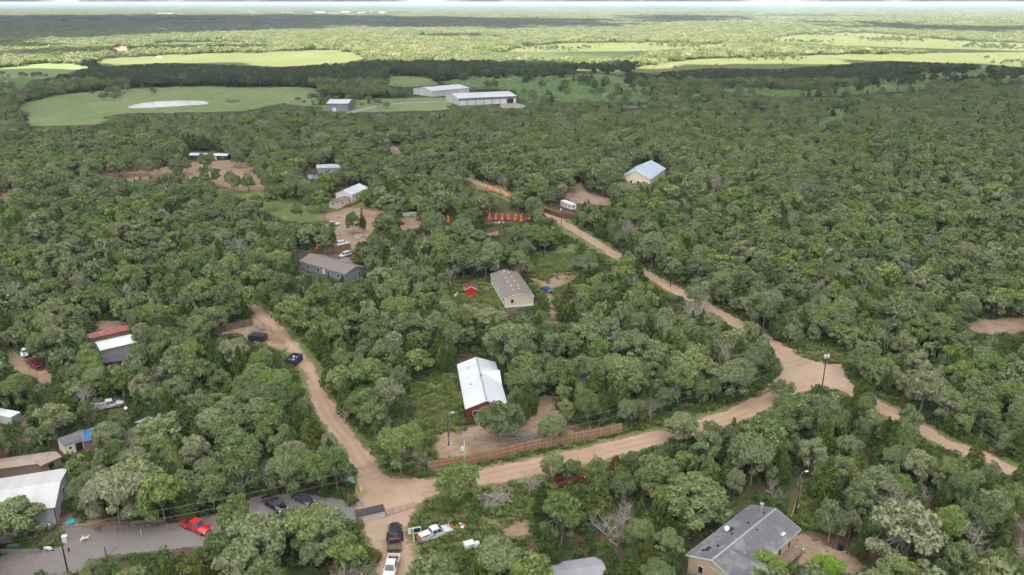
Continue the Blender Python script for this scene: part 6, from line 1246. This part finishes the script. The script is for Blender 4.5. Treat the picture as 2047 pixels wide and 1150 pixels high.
# groves to 3.2 km and whole woods to the horizon
A = jgrid(1120, 3200, 15, .66, 40); X, Y = A[:, 0], A[:, 1]; n = len(X); HH = rng.uniform(8, 12, n); ok = ~blocked(X, Y, HH, np.full(n, 9.0), FK + KEEP[-8:], False, 1.0) & (rng.random(n) < .95) & (np.sin(X * .011 + Y * .003) + np.sin(Y * .007 - X * .004 + 2) + np.sin(X * .004 + Y * .0093 + 4) + rng.normal(0, .35, n) > -1.55); X, Y, HH = X[ok], Y[ok], HH[ok]; n = len(X)
s1 = rng.uniform(.85, 1.2, n); tag(scatter('far_woodland', GROVE, np.stack([X, Y, np.zeros(n)], 1), rng.uniform(0, 6.28, n), np.stack([s1, s1, HH / 9.5], 1), rng.integers(0, 4, n)), 'woods beyond the fields reaching towards the horizon', 'woodland')
A = jgrid(3200, 9500, 58, .68, 100); X, Y = A[:, 0], A[:, 1]; n = len(X); patch = np.sin(X * .0021 + 1.3) + np.sin(Y * .0017 + X * .0006) + np.sin(X * .0007 - Y * .0031) + rng.normal(0, .5, n); ok = patch > -1.0; X, Y = X[ok], Y[ok]; n = len(X)
s1 = rng.uniform(.8, 1.3, n); tag(scatter('horizon_woodland', WOOD, np.stack([X, Y, np.zeros(n)], 1), rng.uniform(0, 6.28, n), np.stack([s1, s1, rng.uniform(.7, 1.2, n)], 1), rng.integers(0, 3, n)), 'hazy blue woods on the horizon', 'woodland')
# loose trees over the open fields
A = jgrid(1130, 2750, 11, .66, 20); X, Y = A[:, 0], A[:, 1]; u, v = proj(X, Y, 0); f_ = np.zeros(len(A), bool)
for q in FIELDS['sunlit_field'][1:]: f_ |= in_poly(u, v, q)
cl = np.sin(X * .021 + Y * .004) + np.sin(Y * .017 - X * .009 + 1) + rng.normal(0, .6, len(A)); ok = f_ & (cl > 1.55); X, Y = X[ok], Y[ok]
A = jgrid(690, 1010, 9, .66, 10); u, v = proj(A[:, 0], A[:, 1], 0); f_ = np.zeros(len(A), bool)
for q in FIELDS['pasture']: f_ |= in_poly(u, v, q)
f_ &= ~in_poly(u, v, [(240, 190), (440, 190), (440, 222), (240, 222)]) & (np.sin(A[:, 0] * .03) + np.sin(A[:, 1] * .04 + A[:, 0] * .013) + rng.normal(0, .6, len(A)) > 1.55); X = np.concatenate([X, A[f_, 0]]); Y = np.concatenate([Y, A[f_, 1]]); n = len(X); s1 = rng.uniform(.3, 1.0, n)
tag(scatter('field_trees', FAR_OAK[:5], np.stack([X, Y, np.zeros(n)], 1), rng.uniform(0, 6.28, n), np.stack([s1, s1, s1 * .9], 1), rng.integers(0, 5, n)), 'loose trees and bushes dotted over the open fields', 'woodland')
# scrub, undergrowth and weeds
pts = []
for pl in [W2(q) for q in SCRUB]:
    xs = [q[0] for q in pl]; ys = [q[1] for q in pl]; m_ = int((max(xs) - min(xs)) * (max(ys) - min(ys)) / 7); a = np.stack([rng.uniform(min(xs), max(xs), m_), rng.uniform(min(ys), max(ys), m_)], 1); pts.append(a[in_poly(a[:, 0], a[:, 1], pl)])
a = jgrid(1050, 2700, 15, .66, 20); u, v = proj(a[:, 0], a[:, 1], 0); f_ = np.zeros(len(a), bool)
for q in FIELDS['sunlit_field'][1:]: f_ |= in_poly(u, v, q)
a = a[f_ & (rng.random(len(a)) < .07)]; pts.append(a); q_ = np.concatenate(pts); n = len(q_); s1 = rng.uniform(1.1, 2.3, n) * np.where(rng.random(n) < .06, 1.9, 1)
tag(scatter('scrub', SCRUBM, np.stack([q_[:, 0], q_[:, 1], np.zeros(n)], 1), rng.uniform(0, 6.28, n), np.stack([s1, s1, s1 * rng.uniform(.8, 1.2, n)], 1), rng.integers(0, 4, n)), 'low green scrub filling the open land around the warehouses', 'scrub')
N_ = 26000; Y = 86 + (330 - 86) * rng.random(N_) ** .7; X = (rng.random(N_) - .5) * 2 * (.66 * Y + 8); s1 = rng.uniform(.5, 1.3, N_)
vd = np.min([seg_dist(X, Y, l)[0] for l in (ROAD_A, ROAD_B, ROAD_C, ROAD_D)], 0); u, v = proj(X, Y, s1 * 1.0); bad = np.zeros(N_, bool)
for q in KEEP: bad |= in_poly(u, v, q)
gg = np.zeros(N_, bool)
for q in GRASS + DIRT: gg |= in_poly(X, Y, q)
ok = ~plan_blocked(X, Y, s1) & ~in_poly(X, Y, GRAVEL) & ~bad & (vd > 3.6) & (~gg | (rng.random(N_) < .08)); X, Y, s1 = X[ok], Y[ok], s1[ok]; n = len(X)
tag(scatter('undergrowth', SHRUB, np.stack([X, Y, np.zeros(n)], 1), rng.uniform(0, 6.28, n), np.stack([s1, s1, s1], 1), rng.integers(0, 4, n)), 'low bushes and saplings between the tree trunks', 'undergrowth')
N_ = 90000; Y = 88 + (275 - 88) * rng.random(N_) ** .8; X = (rng.random(N_) - .5) * 2 * (.66 * Y + 6); vd = np.min([seg_dist(X, Y, l)[0] for l in (ROAD_A, ROAD_B, ROAD_C, ROAD_D)], 0); gr = (vd < 8) & (vd > 3.0)
for g_ in GRASS: gr |= in_poly(X, Y, g_)
edge_ = rng.random(N_) < np.clip((vd - 2.6) / 2.5, 0, 1); gr &= edge_
for g_ in DIRT: gr &= ~in_poly(X, Y, g_) | (rng.random(N_) < .04)
gr &= ~plan_blocked(X, Y, np.zeros(N_)) & ~in_poly(X, Y, GRAVEL); X, Y = X[gr], Y[gr]; n = len(X); s1 = rng.uniform(.6, 1.5, n)
tag(scatter('weeds', WEED, np.stack([X, Y, np.zeros(n)], 1), rng.uniform(0, 6.28, n), np.stack([s1, s1, s1], 1), rng.integers(0, 4, n)), 'tufts of grass and weeds along the roads and in the clearings', 'weeds')

# ------------------------------------------------------------------ clouds that shade the land, and the air between
def cloud_mat(CLOUD_T):
    t = NT('cloud'); d = t.n('ShaderNodeBsdfDiffuse'); d.inputs[0].default_value = (.9, .9, .9, 1); tr_ = t.n('ShaderNodeBsdfTranslucent'); tr_.inputs[0].default_value = (*CLOUD_T, 1)
    mx = t.n('ShaderNodeMixShader'); mx.inputs[0].default_value = .96; t.l(d.outputs[0], mx.inputs[1]); t.l(tr_.outputs[0], mx.inputs[2]); t.l(mx.outputs[0], t.out.inputs[0]); return t.mat
CLOUD_T = (.97, .985, 1)
CM = cloud_mat(CLOUD_T); CM2 = cloud_mat((.36, .38, .4)); CALT = 1000.0
def cloud(label, shade, res=45.0, thick=150.0, wob=70.0, seed=0, mat=None):
    """a flat-bottomed cumulus whose shadow falls on the ground polygon 'shade'"""
    off = SDIR * (CALT / SDIR.z); pl = [(x + off.x, y + off.y) for x, y in shade]
    g = np.random.default_rng(seed); xs = [q[0] for q in pl]; ys = [q[1] for q in pl]
    gx = np.arange(min(xs) - 200, max(xs) + 200, res); gy = np.arange(min(ys) - 200, max(ys) + 200, res); X, Y = np.meshgrid(gx, gy)
    d, _ = seg_dist(X, Y, pl, True); e = np.where(in_poly(X, Y, pl), d, -d); nz = np.zeros(X.shape)
    for k in range(7): f = 2 * math.pi / (700 / 1.6 ** k); a, b, c = g.uniform(0, 6.28, 3); nz += wob * .8 ** k * np.sin(X * f * math.cos(a) + Y * f * math.sin(a) + b) * np.cos(Y * f * math.cos(a) * .8 - X * f * math.sin(a) + c)
    e = e + nz; ok = e > 0; th = thick * np.sqrt(np.clip(e, 0, 350) / 350) * (1 + .25 * nz / wob) + 4; cell = ok[:-1, :-1] & ok[1:, :-1] & ok[:-1, 1:] & ok[1:, 1:]
    ny, nx = X.shape; idx = np.arange(nx * ny).reshape(ny, nx); j, i = np.nonzero(cell); q = np.stack([idx[j, i], idx[j, i + 1], idx[j + 1, i + 1], idx[j + 1, i]], 1)
    u_, inv = np.unique(q, return_inverse=True); q = inv.reshape(q.shape); n = len(u_); low = np.stack([X.ravel()[u_], Y.ravel()[u_], CALT + 8 * nz.ravel()[u_] / wob], 1); top = low.copy(); top[:, 2] += th.ravel()[u_]
    ed = {}
    for f in q:
        for k in range(4): a, b = int(f[k]), int(f[(k + 1) % 4]); ed[(a, b)] = ed.get((a, b), 0) + 1
    side = [(a, b, b + n, a + n) for (a, b) in ed if (b, a) not in ed]
    F = np.concatenate([q[:, ::-1], q + n, np.array(side)]); me = np_mesh('cloud', np.concatenate([low, top]), F, [mat or CM]); me.polygons.foreach_set('use_smooth', [True] * len(F))
    o = bpy.data.objects.new('cloud', me); COL.objects.link(o); tag(o, label, 'cloud', None, 'structure'); return o
def WP(pts): return [tuple(P(*q)[:2]) for q in pts]
cloud('broad grey cloud shading the near woods', WP([(-900, 190), (-150, 133), (150, 134), (420, 133), (560, 138), (700, 128), (900, 131), (1240, 138), (1500, 134), (1750, 121), (1985, 131), (2250, 128), (2600, 190)]) + [(1900, -400), (900, -1500), (-900, -1500), (-1900, -400)], 40, 160, 38, 1)
cloud('long grey cloud shading the far left woods', WP([(-300, 36), (250, 33.5), (650, 33.5), (1000, 40), (1250, 44), (1230, 58), (1000, 62), (700, 60), (480, 66), (250, 80), (80, 96), (-300, 112)]), 50, 180, 150, 2, CM2)
cloud('thin grey cloud shading a streak of the far right woods', WP([(1590, 40), (1750, 50), (1900, 56), (2300, 58), (2300, 74), (2000, 71), (1800, 66), (1650, 57)]), 40, 110, 80, 3, CM2)
cloud('small grey cloud shading the woods right of the middle', WP([(1250, 33), (1480, 36), (1500, 44), (1330, 52), (1240, 48)]), 40, 110, 90, 4, CM2)
cloud('narrow grey cloud shading the cedars beyond the sunlit field', WP([(0, 110), (200, 102), (330, 98.5), (520, 98), (520, 102.5), (330, 106), (100, 120), (-60, 124)]), 18, 60, 12, 5, CM2)
# cloud bank added beyond the horizon to whiten sky strip and pond reflection
g = np.random.default_rng(9); gx = np.linspace(-46000, 46000, 150); zz = np.linspace(0, 1, 14); V = []; nx_ = len(gx)
hh = 9500 + sum(1800 * .7 ** k * np.sin(gx * 2 * math.pi / (26000 / 1.9 ** k) + g.uniform(0, 6.28)) for k in range(6))
for back in (0, 1):
    for z in zz:
        b_ = sum(700 * .75 ** k * np.sin(gx * 2 * math.pi / (9000 / 1.8 ** k) + z * 5 * (k + 1) + k) for k in range(5)); y_ = 66000 + 9000 * back + (0 if back else 1) * (b_ * z + 5000 * z ** 2)
        V.append(np.stack([gx, y_ + np.zeros(nx_), -60 + z * hh], 1))
V = np.concatenate(V); nz_ = len(zz); I = lambda s_, j, i: s_ * nz_ * nx_ + j * nx_ + i; F = []
for s_ in (0, 1):
    for j in range(nz_ - 1):
        for i in range(nx_ - 1): q = (I(s_, j, i), I(s_, j, i + 1), I(s_, j + 1, i + 1), I(s_, j + 1, i)); F.append(q if s_ == 0 else q[::-1])
for i in range(nx_ - 1): F += [(I(0, 0, i), I(1, 0, i), I(1, 0, i + 1), I(0, 0, i + 1)), (I(0, nz_ - 1, i), I(0, nz_ - 1, i + 1), I(1, nz_ - 1, i + 1), I(1, nz_ - 1, i))]
for j in range(nz_ - 1): F += [(I(0, j, 0), I(0, j + 1, 0), I(1, j + 1, 0), I(1, j, 0)), (I(0, j, nx_ - 1), I(1, j, nx_ - 1), I(1, j + 1, nx_ - 1), I(0, j + 1, nx_ - 1))]
t = NT('cloud_white'); q = t.n('ShaderNodeBsdfDiffuse'); q.inputs[0].default_value = (.85, .87, .9, 1); t.l(q.outputs[0], t.out.inputs[0])
me = np_mesh('cloud', V, np.array(F), [t.mat]); me.polygons.foreach_set('use_smooth', [True] * len(F)); o = bpy.data.objects.new('cloud', me); COL.objects.link(o); tag(o, 'added white cloud bank that brightens the horizon sky and the pond reflection', 'cloud', None, 'structure')
HAZE_D = 6.5e-5
m = MB(); m.box((0, 29000, 44.5), (92000, 68000, 93))
t = NT('air'); vo = t.n('ShaderNodeVolumePrincipled', Density=HAZE_D, Anisotropy=0.0); vo.inputs['Color'].default_value = (.66, .81, 1.0, 1); t.l(vo.outputs[0], t.out.inputs['Volume'])
tag(m.build('haze', t.mat), 'pale bluish air over the whole landscape', 'haze', None, 'stuff')
